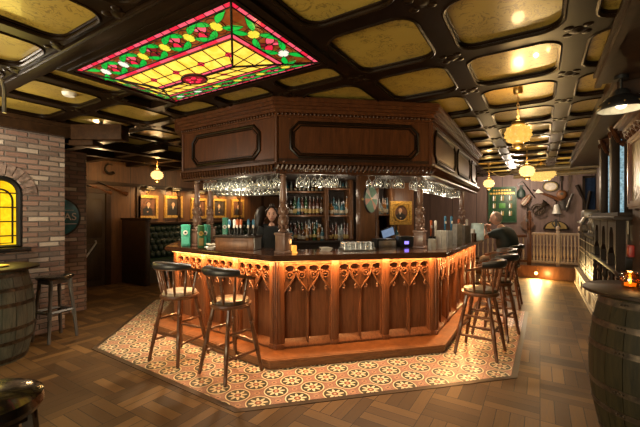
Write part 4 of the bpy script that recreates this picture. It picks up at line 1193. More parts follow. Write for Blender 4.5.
# portraits
def portrait(label, fr, w, h, fw, group=None, oval=False, n=0, flip=1):
    o_ = fr @ Vector((0, 0, -h / 2))
    t = thing('framed_portrait', label, 'picture', o_, 0, group)
    XZ = Matrix(((1, 0, 0, 0), (0, 0, -1, 0), (0, 1, 0, 0), (0, 0, 0, 1)))
    mb = MB(fr)
    for d, y1 in ((0, .022), (fw * .3, .040), (fw * .75, .024)):
        def rc(q): return [(-w / 2 + q, -h / 2 + q), (w / 2 - q, -h / 2 + q), (w / 2 - q, h / 2 - q), (-w / 2 + q, h / 2 - q)]
        mb.ring(rc(d), rc(fw), -y1, 0, m=XZ)
    if oval:
        ow = w / 2 - fw; a = [(ow * .86 * cos(q * pi / 14), (h / 2 - fw) * .92 * sin(q * pi / 14)) for q in range(28)]
        mb.tube([(x, .03, z) for x, z in a], .016, 6, True)
        mb.prism([(-ow, -h / 2 + fw), (ow, -h / 2 + fw), (ow, h / 2 - fw), (-ow, h / 2 - fw)], -.012, -.004, m=XZ)
    mb.build('frame', M['gold'], t)
    mb = MB(fr); iw, ih = w / 2 - fw * .9, h / 2 - fw * .9
    if oval: mb.prism([(iw * .86 * cos(q * pi / 14), ih * .92 * sin(q * pi / 14)) for q in range(28)], -.016, -.012, m=XZ)
    else: mb.prism([(-iw, -ih), (iw, -ih), (iw, ih), (-iw, ih)], -.012, -.002, m=XZ)
    k = 1.0; hx = flip * iw * .08; yy = -.020
    mb.prism([(hx + .20 * iw * cos(q * pi / 8), ih * .28 + .24 * ih * sin(q * pi / 8)) for q in range(16)], yy - .004, yy + .008, 1, m=XZ)
    mb.prism([(hx - flip * .04 * iw + .24 * iw * cos(q * pi / 8), ih * .40 + .18 * ih * max(-.3, sin(q * pi / 8))) for q in range(16)], yy - .002, yy + .008, 2, m=XZ)
    mb.prism([(-iw * .62, -ih * .86), (iw * .66, -ih * .86), (iw * .56, -ih * .22), (iw * .22, ih * .02), (-iw * .12, ih * .02), (-iw * .48, -ih * .2)], yy - .001, yy + .008, 2, m=XZ)
    mb.prism([(hx - iw * .10, ih * .06), (hx + iw * .14, ih * .06), (hx + iw * .04, -ih * (.18 + .12 * (n % 2)))], yy - .004, yy + .008, 3, m=XZ)
    if n % 3 != 1: mb.prism([(iw * .05 + .10 * iw * cos(q * pi / 6), -ih * .52 + .07 * ih * sin(q * pi / 6)) for q in range(12)], yy - .004, yy + .008, 1, m=XZ)
    mb.build('canvas', [M['canvas'] if n % 2 else M['canvasred'], M['flesh'], M['coat'], M['collar']], t)
    return t
def picture_lamp(label, p, n, group='brass picture lamps'):
    f_ = facing(p, n); t = thing('picture_lamp', label, 'lamp', p, 0, group)
    mb = MB(f_); mb.tube([(0, .0, -.10), (0, .07, -.09), (0, .12, -.02), (0, .13, .05)], .010, 8); mb.lathe([(.04, -.012), (.04, .0)], (0, 0, 0), 12, m=Matrix.Translation((0, .005, -.10)) @ Matrix.Rotation(-pi / 2, 4, 'X')); mb.build('arm', M['brass'], t)
    mb = MB(f_); mb.tube([(-.13, .14, .03), (.13, .14, .03)], .036, 10); mb.build('shade', M['iron'], t)
    mb = MB(f_); mb.tube([(-.10, .12, .0), (.10, .12, .0)], .014, 8); mb.build('bulb', M['bulbfar'], t)
    q = f_ @ Vector((0, .34, .06)); light('picture_light', 'SPOT', q, 48, (1, .60, .24), .04, f_ @ Vector((0, .0, -.40)) - q, radians(125), .8)
places = ['nearest the dark door', 'second from the dark door', 'half hidden behind the left bar post', 'between the left bar posts and the back bar', 'farthest along the panelled wall']
for k, u in enumerate((147.5, 173.3, 198.5, 219, 237.5)):
    d = ray(u); s = 8.45 / d.y; X = d.x * s; D = s
    zc = EYE + (216 - (207 if k < 2 else 208.5)) / FPX * D
    portrait(f'gold framed portrait on the panelled wall, {places[k]}', facing((X, 8.45, zc), (0, -1)), .57, .60, .075, 'gold framed portraits on the panelled wall', n=k, flip=1 if k % 2 else -1)
    picture_lamp(f'brass picture lamp over the portrait {places[k]}', (X, 8.44, zc + .46), (0, -1))
po = at_depth(400.5, 213, 5.85)
portrait('gold square frame with an oval portrait behind the bar right of the wheel', facing(po, NB_), .39, .39, .05, None, True, 2)
light('portrait_light', 'SPOT', Vector(po) + Vector((NB_.x * .25, NB_.y * .25, .34)), 5, (1, .62, .25), .03, (-NB_.x * .3, -NB_.y * .3, -.45), radians(120), .8)

# banquette with tufted back and its end partition
bq = thing('tufted_banquette', 'dark green tufted leather banquette under the portraits', 'bench', (6.2, 7.75, 0))
mb = MB(); mb.box(4.75, 9.2, 7.7, 8.38, .0, .38); mb.build('base', M['trim'], bq)
mb = MB(); mb.box(4.78, 9.2, 7.62, 8.2, .38, .52, bev=.05); mb.build('seat', M['greenleather'], bq)
mb = MB(); mb.box(4.78, 9.2, 8.16, 8.38, .5, 1.36, bev=.06)
for j in range(5):
    for k in range(28):
        mb.ell((4.92 + k * .155 + (j % 2) * .077, 8.155, .62 + j * .155), (.082, .055, .084), 8, 6)
mb.build('backrest', M['greenleather'], bq)
mb = MB(); mb.box(4.72, 9.2, 8.10, 8.40, 1.36, 1.42, bev=.01); mb.build('top_rail', M['trim'], bq)
mb = MB(); mb.box(4.62, 4.74, 7.45, 8.40, 0, 1.48, bev=.012); mb.box(4.60, 4.76, 7.43, 8.42, 1.48, 1.53, bev=.01)
tag(mb.build('bench_partition', M['trim']), 'dark wooden end partition of the green banquette', 'partition')
mb = MB(); mb.box(2.98, 3.02, 7.0, 7.06, 0, 1.55); mb.box(2.96, 3.08, 6.92, 6.98, .0, 1.45, bev=.006)
tag(mb.build('door_jamb', M['column']), 'narrow wooden jamb standing beside the second brick pier', 'post')
# crossed guns and a horn over the door
for i, (ua, va, ub, vb) in enumerate(((84, 184, 111, 193), (98, 182, 127, 194))):
    def onw(u, v): d = ray(u, v); s = 8.38 / d.y; return Vector((0, 0, EYE)) + d * s
    a, b = onw(ua, va), onw(ub, vb); t = thing('old_rifle', ['old long rifle fixed over the dark door, left one', 'old long rifle fixed over the dark door, right one'][i], 'rifle', a.lerp(b, .5), 0, 'rifles over the dark door')
    mb = MB(); mb.tube([a, a.lerp(b, .6)], .014, 8); mb.build('barrel', M['iron'], t)
    mb = MB(); mb.tube([a.lerp(b, .25), a.lerp(b, .55), a.lerp(b, .72), a.lerp(b, .80) + Vector((0, 0, -.01)), b], [.016, .022, .030, .026, .058], 8); mb.build('stock', M['stool'], t)
mb = MB(); hc = onw(110, 169); mb.tube([hc + Vector((.11 * cos(q * pi / 9), 0, .11 * sin(q * pi / 9))) for q in range(3, 17)], [.010 + .0022 * q for q in range(14)], 8)
tag(mb.build('curved_horn', M['blackwood']), 'dark curved horn on the wall above the rifles', 'horn')

# round teal sign on the second pier
t = thing('round_sign', 'round teal enamel sign with pale lettering half hidden by the brick wall', 'sign', (2.46, 6.43, 1.3))
sc_ = at_depth(60, 217, 5.55); sf = facing((sc_.x, 6.45, sc_.z), (0, -1)); R = .30
mb = MB(sf); mb.lathe([(R, -.0), (R, .02), (0, .028)], n=36, m=Matrix.Rotation(-pi / 2, 4, 'X')); mb.build('disc', M['teal'], t)
mb = MB(sf); mb.tube([(R * cos(k * pi / 20), .012, R * sin(k * pi / 20)) for k in range(40)], .016, 8, True); mb.build('rim', M['black'], t)
def text_mesh(s, size, fr, mat, name, parent, y=.034, depth=.002, xs=1):
    cu = bpy.data.curves.new('t', 'FONT'); cu.body = s; cu.size = size; cu.extrude = depth; cu.align_x = 'CENTER'; cu.align_y = 'CENTER'
    ob = bpy.data.objects.new('t', cu); COL.objects.link(ob); bpy.context.view_layer.update()
    me = bpy.data.meshes.new_from_object(ob.evaluated_get(bpy.context.evaluated_depsgraph_get())); bpy.data.objects.remove(ob)
    # text x to the viewer's right: local +x of facing() seen from the front runs left, so mirror the axis
    T = fr @ Matrix(((-1 * xs, 0, 0, 0), (0, 0, 1, y), (0, 1, 0, 0), (0, 0, 0, 1)))
    me.transform(T); me.materials.clear(); me.materials.append(mat)
    o = bpy.data.objects.new(name, me); COL.objects.link(o); o.parent = parent; me.transform(wm(parent).inverted()); return o
chk = (sf @ Vector((1, 0, 0)) - sf @ Vector((0, 0, 0))).dot(RT)
text_mesh('TEXAS', .165, sf, M['collar'], 'lettering', t, xs=-1 if chk > 0 else 1)
mb = MB(sf); mb.box(-.24, .24, .026, .031, -.115, -.105); mb.box(-.2, .2, .026, .031, .105, .113); mb.build('line', M['collar'], t)

# ================================================================== people
def skin_mesh(nodes, links, root, T, sub=2):
    """continuous surface grown over a skeleton: nodes name -> (co, radius)"""
    names = list(nodes); me = bpy.data.meshes.new('s')
    me.from_pydata([tuple(T @ Vector(nodes[k][0])) for k in names], [(names.index(a), names.index(b)) for a, b in links], [])
    ob = bpy.data.objects.new('s', me); COL.objects.link(ob)
    sm = ob.modifiers.new('k', 'SKIN'); sm.use_smooth_shade = True
    for k, v in zip(names, me.skin_vertices[0].data):
        r = nodes[k][1]; v.radius = r if isinstance(r, tuple) else (r, r); v.use_root = (k == root)
    sb = ob.modifiers.new('u', 'SUBSURF'); sb.levels = sb.render_levels = sub
    bpy.context.view_layer.update()
    out = bpy.data.meshes.new_from_object(ob.evaluated_get(bpy.context.evaluated_depsgraph_get())); bpy.data.objects.remove(ob); bpy.data.meshes.remove(me)
    return out
def absorb(mb, me, mi=0):
    mb.add([v.co.copy() for v in me.vertices], [tuple(p.vertices) for p in me.polygons], mi)
def head(mb, c, look, tilt=0, s=1.0, mats=(0, 1, 2)):
    """head about .225 m tall centred on c, facing horizontal direction look"""
    f = Vector((look[0], look[1], 0)).normalized(); x = Vector((f.y, -f.x, 0))
    T = Matrix(((x.x, f.x, 0, c[0]), (x.y, f.y, 0, c[1]), (0, 0, 1, c[2]), (0, 0, 0, 1))) @ Matrix.Rotation(tilt, 4, 'X')
    n, k = 20, 14; vs = []; fs = []
    for j in range(k + 1):
        t = -pi / 2 + pi * j / k; z = .115 * sin(t); r = cos(t)
        for i in range(n):
            a = 2 * pi * i / n; px = .076 * r * cos(a); py = .095 * r * sin(a)
            low = max(0, -sin(t))
            px *= 1 - .30 * low ** 1.2; py = py * (1 - .22 * low) + .022 * low * (1 if py > -.03 else .2)
            if py > .05 and -.25 < sin(t) < .35: py -= .012 * max(0, 1 - abs(abs(px) - .033) / .022)
            vs.append((px * s, py * s, z * s))
    for j in range(k):
        for i in range(n): fs.append((j * n + i, j * n + (i + 1) % n, (j + 1) * n + (i + 1) % n, (j + 1) * n + i))
    mb.add(vs, fs, mats[0], T)
    mb.tube([Vector((0, .086, .022)) * s, Vector((0, .100, -.004)) * s, Vector((0, .112, -.026)) * s, Vector((0, .092, -.036)) * s], [.008 * s, .012 * s, .016 * s, .008 * s], 8, mi=mats[0], m=T)
    for q in (-1, 1):
        mb.ell((q * .031 * s, .083 * s, .012 * s), (.012 * s, .008 * s, .007 * s), 8, 6, mats[1], T)
        mb.tube([Vector((q * .018, .090, .030)) * s, Vector((q * .034, .088, .034)) * s, Vector((q * .050, .074, .028)) * s], .0045 * s, 5, mi=mats[1], m=T)
        mb.ell((q * .077 * s, -.008 * s, -.004 * s), (.010 * s, .020 * s, .032 * s), 8, 6, mats[0], T)
    mb.ell((0, .090 * s, -.056 * s), (.024 * s, .010 * s, .008 * s), 10, 6, mats[2], T)
    return T
def hand(mb, wrist, d, palm_n, s=1.0, curl=.6, mi=0):
    """palm, four unequal bent fingers and a thumb; d towards the fingers, palm_n out of the palm"""
    d = Vector(d).normalized(); nrm = Vector(palm_n); nrm = (nrm - d * nrm.dot(d)).normalized(); sd = d.cross(nrm); w = Vector(wrist)
    P = lambda a, b, c: w + (d * a + sd * b + nrm * c) * s
    mb.tube([P(-.01, 0, 0), P(.02, 0, 0), P(.055, 0, 0), P(.088, 0, .004)], [.026 * s, .034 * s, .040 * s, .034 * s], 10, mi=mi)
    for k, (b, L) in enumerate(((-.030, .066), (-.010, .076), (.010, .070), (.029, .054))):
        q = [P(.070, b * .9, 0), P(.092, b, .004)]; ang = 0; p = q[-1]
        for seg in (.42, .33, .25):
            ang += curl; p = p + (d * cos(ang) + nrm * sin(ang)) * L * seg * s; q.append(p)
        mb.tube(q, [.010 * s, .0095 * s, .009 * s, .0082 * s, .0065 * s], 7, mi=mi)
    mb.tube([P(.018, -.028, .004), P(.040, -.052, .012), P(.064, -.060, .026), P(.084, -.056, .038)], [.014 * s, .012 * s, .010 * s, .007 * s], 7, mi=mi)

def person(label, loc, rz, J, head_c, look, tilt, hair, shirt_mat, legs=True, sleeve=.55, hands=(), hs=1.0, lipm='lip', group=None):
    t = thing('person', label, 'person', loc, 0, group)
    T = Matrix.Translation(loc) @ Matrix.Rotation(rz, 4, 'Z')
    slim = lambda q, k: tuple(v * k for v in q) if isinstance(q, tuple) else q * k
    cov = {'pelvis': .74, 'belly': .74, 'chest': .76, 'shl': .78, 'shr': .78, 'hipl': .80, 'hipr': .80, 'knl': .82, 'knr': .82, 'anl': .85, 'anr': .85}      # the body is a little slimmer than the clothes over it
    nd = {k: (q[0], slim(q[1], cov.get(k, 1))) for k, q in J.items()}; lk = [('pelvis', 'belly'), ('belly', 'chest'), ('chest', 'neck0'), ('neck0', 'neck1')]
    for s in 'lr': lk += [('chest', 'sh' + s), ('sh' + s, 'el' + s), ('el' + s, 'wr' + s), ('pelvis', 'hip' + s), ('hip' + s, 'kn' + s), ('kn' + s, 'an' + s), ('an' + s, 'to' + s)]
    mb = MB(); absorb(mb, skin_mesh(nd, lk, 'pelvis', T))
    Ti = T.inverted()                                                    # skin shows only beyond neckline, sleeves and hems
    for fi, f in enumerate(mb.f):
        c = Ti @ (sum((mb.v[i] for i in f), Vector()) / len(f)); best = None
        for a, b in lk:
            A, B = Vector(J[a][0]), Vector(J[b][0]); q = min(1, max(0, (c - A).dot(B - A) / (B - A).length_squared)); dd = (c - A.lerp(B, q)).length - (.5 * (max(J[a][1]) if isinstance(J[a][1], tuple) else J[a][1]))
            if best is None or dd < best[0]: best = (dd, a, b, q)
        _, a, b, q = best
        if b in ('belly', 'chest', 'shl', 'shr') or (a == 'chest' and b == 'neck0' and q < .9) or (a in ('shl', 'shr') and q < sleeve): mb.mi[fi] = 3
        elif b[:3] == 'hip' or b[:2] == 'kn' or b[:2] in ('an', 'to'): mb.mi[fi] = 4
    hc = T @ Vector(head_c); lv = T.to_3x3() @ Vector((*look, 0))
    HT = head(mb, hc, lv, tilt, hs)
    for (w, d, n_, c) in hands: hand(mb, T @ Vector(w), T.to_3x3() @ Vector(d), T.to_3x3() @ Vector(n_), .92, c)
    body = mb.build('body', [M['skin'], M['eye'], M[lipm], shirt_mat, M['jean']], t, 80)
    # shirt: torso and short sleeves over the same skeleton
    g = 1.10; sn = {k: (J[k][0], tuple(q * g for q in J[k][1]) if isinstance(J[k][1], tuple) else J[k][1] * g + .006) for k in ('pelvis', 'belly', 'chest', 'neck0', 'shl', 'shr')}
    nb = Vector(J['neck0'][0]).lerp(Vector(J['neck1'][0]), .12); sn['neck0'] = (tuple(nb), J['neck0'][1] * 1.05 if not isinstance(J['neck0'][1], tuple) else J['neck0'][1])
    ll = [('pelvis', 'belly'), ('belly', 'chest'), ('chest', 'neck0')]
    for s in 'lr':
        a, b = Vector(J['sh' + s][0]), Vector(J['el' + s][0]); ra = J['sh' + s][1]
        sn['sl' + s] = (tuple(a.lerp(b, sleeve)), (ra if not isinstance(ra, tuple) else ra[0]) * 1.06); ll += [('chest', 'sh' + s), ('sh' + s, 'sl' + s)]
    mb = MB(); absorb(mb, skin_mesh(sn, ll, 'pelvis', T)); mb.build('shirt', shirt_mat, t, 80)
    if legs:
        ln = {}; l2 = []
        ln['pelvis'] = (J['pelvis'][0], tuple(q * 1.06 for q in J['pelvis'][1]) if isinstance(J['pelvis'][1], tuple) else J['pelvis'][1] * 1.06)
        for s in 'lr':
            for k in ('hip', 'kn', 'an'): q = J[k + s]; ln[k + s] = (q[0], q[1] * 1.13 + .004)
            l2 += [('pelvis', 'hip' + s), ('hip' + s, 'kn' + s), ('kn' + s, 'an' + s)]
        mb = MB(); absorb(mb, skin_mesh(ln, l2, 'pelvis', T)); mb.build('trousers', M['jean'], t, 80)
        for s in 'lr':
            mb = MB(); a, b = T @ Vector(J['an' + s][0]), T @ Vector(J['to' + s][0]); d = (b - a); d.z = 0; d.normalize()
            mb.tube([a - d * .05 + Vector((0, 0, -.03)), a + d * .04 + Vector((0, 0, -.035)), a + d * .13 + Vector((0, 0, -.05)), a + d * .20 + Vector((0, 0, -.055))], [.042, .050, .045, .028], 10); mb.build('shoe', M['black'], t)
    mb = MB(); hair(mb, HT, hs); mb.build('hair', M['hair'] if lipm != 'skin' else M['stubble'], t, 80)
    return t

# seated man at the far end of the right counter (faces the bar, hand at his chin)
Jm = {'pelvis': ((0, -.04, .86), (.17, .14)), 'belly': ((0, -.01, 1.02), (.21, .18)), 'chest': ((0, .04, 1.20), (.23, .165)), 'neck0': ((0, .10, 1.34), .074), 'neck1': ((0, .15, 1.42), .060),
      'shl': ((-.20, .06, 1.285), .085), 'ell': ((-.27, .33, 1.20), .050), 'wrl': ((-.10, .36, 1.33), .034),
      'shr': ((.20, .06, 1.285), .085), 'elr': ((.25, .33, 1.20), .050), 'wrr': ((.07, .36, 1.32), .034),
      'hipl': ((-.10, .02, .83), .098), 'knl': ((-.14, .40, .80), .068), 'anl': ((-.14, .30, .38), .045), 'tol': ((-.14, .48, .33), .030),
      'hipr': ((.10, .02, .83), .098), 'knr': ((.14, .40, .80), .068), 'anr': ((.14, .30, .38), .045), 'tor': ((.14, .48, .33), .030)}
def bald(mb, T, s):
    vs = []; n = 18
    mb.ell((0, -.012, .012), (.0775, .092, .108), 18, 12, 0, T)
person('bald man in a dark polo shirt seated at the far bar end, hands at chin', (7.05, .485, 0), radians(-16), Jm, (0, .195, 1.53), (-.25, 1), radians(-14), bald, M['polo'], True, .62,
       [((-.10, .36, 1.33), (.35, -.15, .9), (.2, -1, .1), 1.0), ((.07, .36, 1.32), (-.4, -.1, .9), (-.1, -1, .1), 1.0)], 1.04, 'skin')
# two bar women behind the counter
Jw = {'pelvis': ((0, 0, .95), (.155, .12)), 'belly': ((0, 0, 1.08), (.125, .095)), 'chest': ((0, .0, 1.27), (.150, .105)), 'neck0': ((0, -.01, 1.43), .052), 'neck1': ((0, .01, 1.50), .045),
      'shl': ((-.165, 0, 1.375), .055), 'ell': ((-.23, .02, 1.12), .040), 'wrl': ((-.18, .20, .99), .028),
      'shr': ((.165, 0, 1.375), .055), 'elr': ((.23, .02, 1.12), .040), 'wrr': ((.18, .20, .99), .028),
      'hipl': ((-.085, 0, .88), .088), 'knl': ((-.09, .02, .48), .058), 'anl': ((-.09, 0, .09), .040), 'tol': ((-.09, .13, .03), .028),
      'hipr': ((.085, 0, .88), .088), 'knr': ((.09, .02, .48), .058), 'anr': ((.09, 0, .09), .040), 'tor': ((.09, .13, .03), .028)}
def bun(mb, T, s):
    mb.ell((0, -.026, .032), (.084, .088, .100), 16, 10, 0, T); mb.ell((0, -.05, .13), (.042, .042, .036), 12, 8, 0, T)
    for q in (-1, 1): mb.tube([Vector((q * .045, .066, .098)), Vector((q * .076, .030, .06)), Vector((q * .082, .0, .01)), Vector((q * .076, -.02, -.04))], [.014, .018, .016, .008], 7, m=T)
def longhair(mb, T, s):
    mb.ell((0, -.016, .016), (.090, .100, .112), 16, 10, 0, T)
    mb.tube([Vector((0, -.05, .04)), Vector((0, -.085, -.06)), Vector((0, -.10, -.16)), Vector((0, -.105, -.27)), Vector((0, -.10, -.34))], [.085, .088, .082, .062, .02], 12, m=T)
w1 = at_depth(271.6, HZ, 5.45); w2 = at_depth(262, HZ, 5.95)
yaw = atan2(-FW.y, -FW.x) - pi / 2
hd = [((-.18, .20, .99), (.3, .9, -.2), (0, 0, -1), .5), ((.18, .20, .99), (-.3, .9, -.2), (0, 0, -1), .5)]
person('bar woman in a black top with dark hair pinned up, facing the counter', (w1.x, w1.y, 0), yaw + .25, {k: ((p[0][0], p[0][1], p[0][2] * .985), p[1]) for k, p in Jw.items()}, (0, .03, 1.595), (.2, 1), radians(-6), bun, M['shirt'], True, .30, hd, .97)
person('bar woman with long dark hair seen from behind in a black T-shirt', (w2.x, w2.y, 0), yaw + pi - .5, Jw, (0, .03, 1.615), (0, 1), radians(-8), longhair, M['shirt'], True, .5, hd, .97)

# ================================================================== things standing on the worktop
def carton(label, px, D, w, d_, h, mats, rot=0):
    p = at_depth(px, HZ, D); fr = facing((p.x, p.y, BT), (-FW.x, -FW.y)) @ Matrix.Rotation(rot, 4, 'Z')
    t = thing('bottle_carton', label, 'carton', (p.x, p.y, BT))
    mb = MB(fr); mb.box(-w / 2, w / 2, -d_ / 2, d_ / 2, 0, h, bev=.012); mb.build('box', mats[0], t)
    mb = MB(fr); mb.box(-w / 2 + .014, w / 2 - .014, d_ / 2, d_ / 2 + .002, h * .12, h * .44); mb.build('lower_print', mats[1], t)
    mb = MB(fr); mb.lathe([(.030, 0), (.030, .003), (0, .003)], n=18, m=Matrix.Translation((0, d_ / 2, h * .64)) @ Matrix.Rotation(-pi / 2, 4, 'X')); mb.build('round_emblem', mats[2], t)
    mb = MB(fr); mb.lathe([(.014, .003), (.014, .005), (0, .005)], n=14, m=Matrix.Translation((0, d_ / 2, h * .64)) @ Matrix.Rotation(-pi / 2, 4, 'X')); mb.build('emblem_centre', mats[3], t)
    mb = MB(fr); mb.box(w / 2, w / 2 + .002, -d_ / 2 + .015, d_ / 2 - .015, h * .60, h * .68); mb.build('side_band', M['collar'], t)
M['cartonlight'] = plain('pale_green_print', (.04, .27, .18), .4, vs=60)
carton('pale green tall carton with a white round emblem at the left end of the worktop', 186, 4.86, .12, .11, .305, (M['cartongreen'], M['cartonlight'], M['collar'], M['black']), .25)
carton('dark green tall carton with a gold emblem beside the pale green carton', 201.0, 4.62, .085, .085, .30, (M['cartonolive'], M['labelgold'], M['gold'], M['brass']), .35)
carton('bright green narrow carton standing behind the dark green carton', 207.0, 4.74, .065, .09, .305, (M['cartongreen'], M['cartonlight'], M['collar'], M['black']), -.2)
carton('small green carton standing by the tap box in the back', 225.5, 5.35, .08, .08, .40, (M['cartongreen'], M['cartonlight'], M['collar'], M['black']), 0)
# little white dish of sachets
p = at_depth(211.5, HZ, 4.45); t = thing('white_dish', 'small white dish with white sachets beside the green cartons', 'dish', (p.x, p.y, BT))
mb = MB(); mb.lathe([(.05, 0), (.055, .006), (.085, .035), (.08, .035), (.05, .012), (0, .01)], (p.x, p.y, BT), 18); mb.build('bowl', M['white'], t)
mb = MB()
for k in range(7): mb.box(-.03, .03, -.018, .018, -.004, .004, m=Matrix.Translation((p.x + random.uniform(-.03, .03), p.y + random.uniform(-.03, .03), BT + .03 + .006 * k)) @ Matrix.Rotation(k, 4, 'Z') @ Matrix.Rotation(.5, 4, 'X'))
mb.build('sachets', M['label'], t)
# boxed tap housing and taps (left)
p = at_depth(238.5, HZ, 4.45); fr = facing((p.x, p.y, BT), (-.93, -.36))
t = thing('tap_housing', 'brown wooden housing box with a pale end below the left beer taps', 'box', (p.x, p.y, BT))
mb = MB(fr); mb.box(-.25, .25, -.13, .13, 0, .155, bev=.006); mb.build('casing', M['panelorange'], t)
mb = MB(fr); mb.box(-.27, .27, -.15, .15, .155, .180, bev=.006); mb.build('lid', M['blackwood'], t)
mb = MB(fr); mb.box(-.256, -.249, -.12, .12, .005, .15); mb.build('end_plate', M['pewter'], t)
mb = MB(fr); mb.box(-.18, .20, .128, .136, .03, .125, bev=.004); mb.build('front_panel', M['panelorange'], t)
def taps(label, px, D, z0, cols, grp, rot=0, h=.30):
    for k, (q, nm, lm) in enumerate(cols):
        p = at_depth(px + q, HZ, D); t = thing('beer_tap', label.format(nm), 'beer tap', (p.x, p.y, z0), 0, grp)
        fr = facing((p.x, p.y, z0), (FW.x, FW.y))
        mb = MB(fr); mb.lathe([(.036, 0), (.036, .012), (.022, .02), (.020, .10), (.026, .105), (.024, .135), (0, .14)], n=14); mb.tube([(0, 0, .115), (0, .06, .118), (0, .085, .10), (0, .088, .07)], .010, 8); mb.build('font', M['iron'], t)
        mb = MB(fr); mb.tube([(0, -.005, .13), (0, -.02, .17), (0, -.03, h - .09), (0, -.035, h - .015), (0, -.036, h)], [.008, .010, .017, .019, .008], 10); mb.build('handle', lm, t)
        mb = MB(fr); mb.box(-.012, .012, -.060, -.05, h - .11, h - .07, bev=.003); mb.build('badge', M['collar'], t)
taps('beer tap with {} handle on the left tap housing', 243, 4.44, BT + .18, ((-13, 'a pale blue', M['blue']), (-8, 'a white', M['white']), (-5, 'a small red', M['orange']), (-1.5, 'an orange', M['orange']), (6, 'a dark blue', M['blue']), (11, 'a light blue steel', M['blue'])), 'beer taps on the left housing', h=.20)
# candle, glass tray, coaster stack on the front counter
p = at_depth(293.2, HZ, 4.02); t = thing('candle_holder', 'small square glowing orange candle holder beside the left front post', 'candle', (p.x, p.y, BT))
mb = MB(); mb.box(-.036, .036, -.036, .036, 0, .012, bev=.003, m=Matrix.Translation((p.x, p.y, BT))); mb.lathe([(.036, .01), (.040, .05), (.040, .085), (.036, .085), (.034, .02), (0, .015)], (p.x, p.y, BT), 4 * 4); mb.build('holder', M['candle'], t)
mb = MB(); mb.lathe([(.008, .02), (.012, .04), (.007, .06), (0, .075)], (p.x, p.y, BT), 10); mb.build('flame', M['flame'], t)
light('candle_light', 'POINT', (p.x, p.y, BT + .13), 1.2, (1, .5, .15), .03)
p = at_depth(326, HZ, 4.30); mb = MB()
for k in range(5): mb.box(-.085, .085, -.06, .06, .008 * k, .008 * k + .006, m=Matrix.Translation((p.x, p.y, BT)) @ Matrix.Rotation(.4 + .12 * k, 4, 'Z'))
tag(mb.build('folded_cloths', M['collar']), 'small pile of pale folded cloths on the front counter', 'cloth')
p = at_depth(357, HZ, 4.35); fr = facing((p.x, p.y, BT), NB_)
t = thing('glass_tray', 'low tray holding rows of upturned tumblers on the front counter', 'tray', (p.x, p.y, BT))
mb = MB(fr); mb.box(-.20, .20, -.10, .10, 0, .012, bev=.004)
for sx in (-.20, .20): mb.box(sx - .004, sx + .004, -.10, .10, .01, .035)
mb.build('tray', M['steel'], t)
tm = MB(); tm.lathe([(.033, 0), (.033, .003), (.027, .088), (.0, .090)], n=10); tme = tm.mesh('tumbler', M['glass'], 50)
for i in range(6):
    for j in range(3):
        q = fr @ Vector((-.165 + i * .066, -.066 + j * .066, .0125)); o = bpy.data.objects.new('tumbler', tme); COL.objects.link(o); o.location = q
        tag(o, 'clear upturned tumbler in the low tray on the front counter', 'glass', 'tumblers in the tray')
# till screen and small displays behind the counter, right of the wheel
p = at_depth(387, 228, 5.2); fr = facing((p.x, p.y, .93), NB_) 
t = thing('till', 'till with a tilted glowing touch screen behind the counter right of the wheel', 'till', (p.x, p.y, .93))
mb = MB(fr); mb.box(-.17, .17, -.12, .16, 0, .14, bev=.01); mb.cyl((0, 0, .14), (0, .02, .30), .03); mb.build('base', M['black'], t)
Ts = Matrix.Translation((0, .03, .40)) @ Matrix.Rotation(radians(-18), 4, 'X') @ Matrix.Rotation(radians(20), 4, 'Y') @ Matrix.Scale(.72, 4)
mb = MB(fr); mb.box(-.14, .14, -.02, .015, -.10, .10, bev=.008, m=Ts); mb.build('screen_housing', M['black'], t)
mb = MB(fr); mb.box(-.125, .125, .015, .018, -.085, .085, m=Ts); mb.build('screen', M['screen'], t)
p = at_depth(405.5, 242, 4.92); fr = facing((p.x, p.y, .93), NB_); t = thing('card_terminal', 'small black machine with a violet display behind the counter', 'machine', (p.x, p.y, .93))
mb = MB(fr); mb.box(-.11, .11, -.08, .08, 0, .36, bev=.012); mb.build('casing', M['black'], t); mb = MB(fr); mb.box(-.01, .05, .08, .084, .255, .295); mb.build('display', M['violet'], t)
p = at_depth(384, 243, 4.85); fr = facing((p.x, p.y, .93), NB_); t = thing('glass_washer', 'small steel machine with a pale front behind the counter', 'machine', (p.x, p.y, .93))
mb = MB(fr); mb.box(-.14, .14, -.12, .12, 0, .33, bev=.012); mb.build('casing', M['iron'], t); mb = MB(fr); mb.box(-.12, .12, .12, .126, .20, .31, bev=.002); mb.build('front', M['steel'], t)
# right counter: containers, taps, glasses
def box_caddy(label, px, D, w, d_, h, mat, rot=0, name='napkin_holder'):
    p = at_depth(px, HZ, D); fr = facing((p.x, p.y, BT), (-FW.x, -FW.y)) @ Matrix.Rotation(rot, 4, 'Z'); t = thing(name, label, 'holder', (p.x, p.y, BT))
    mb = MB(fr); z1 = h; mb.box(-w / 2, w / 2, -d_ / 2, d_ / 2, 0, .012)
    for a, b, c, e in ((-w / 2, w / 2, d_ / 2 - .006, d_ / 2), (-w / 2, w / 2, -d_ / 2, -d_ / 2 + .006), (-w / 2, -w / 2 + .006, -d_ / 2, d_ / 2), (w / 2 - .006, w / 2, -d_ / 2, d_ / 2)): mb.box(a, b, c, e, .01, h)
    mb.build('holder', mat, t)
    mb = MB(fr); 
    for k in range(4): mb.box(-w / 2 + .012, w / 2 - .012, -d_ / 2 + .012 + k * (d_ - .024) / 4, -d_ / 2 + .008 + (k + 1) * (d_ - .024) / 4, .013, h * (.93 + .05 * (k % 2)))
    mb.build('napkins', M['label'], t)
M['greyplastic'] = plain('grey_metal_box', (.20, .19, .17), .35, .3)
M['palemetal'] = plain('pale_metal_box', (.42, .41, .37), .35, .2)
box_caddy('short white round-edged container on the right counter nearest the corner', 432, 4.42, .07, .08, .135, M['palemetal'], .2)
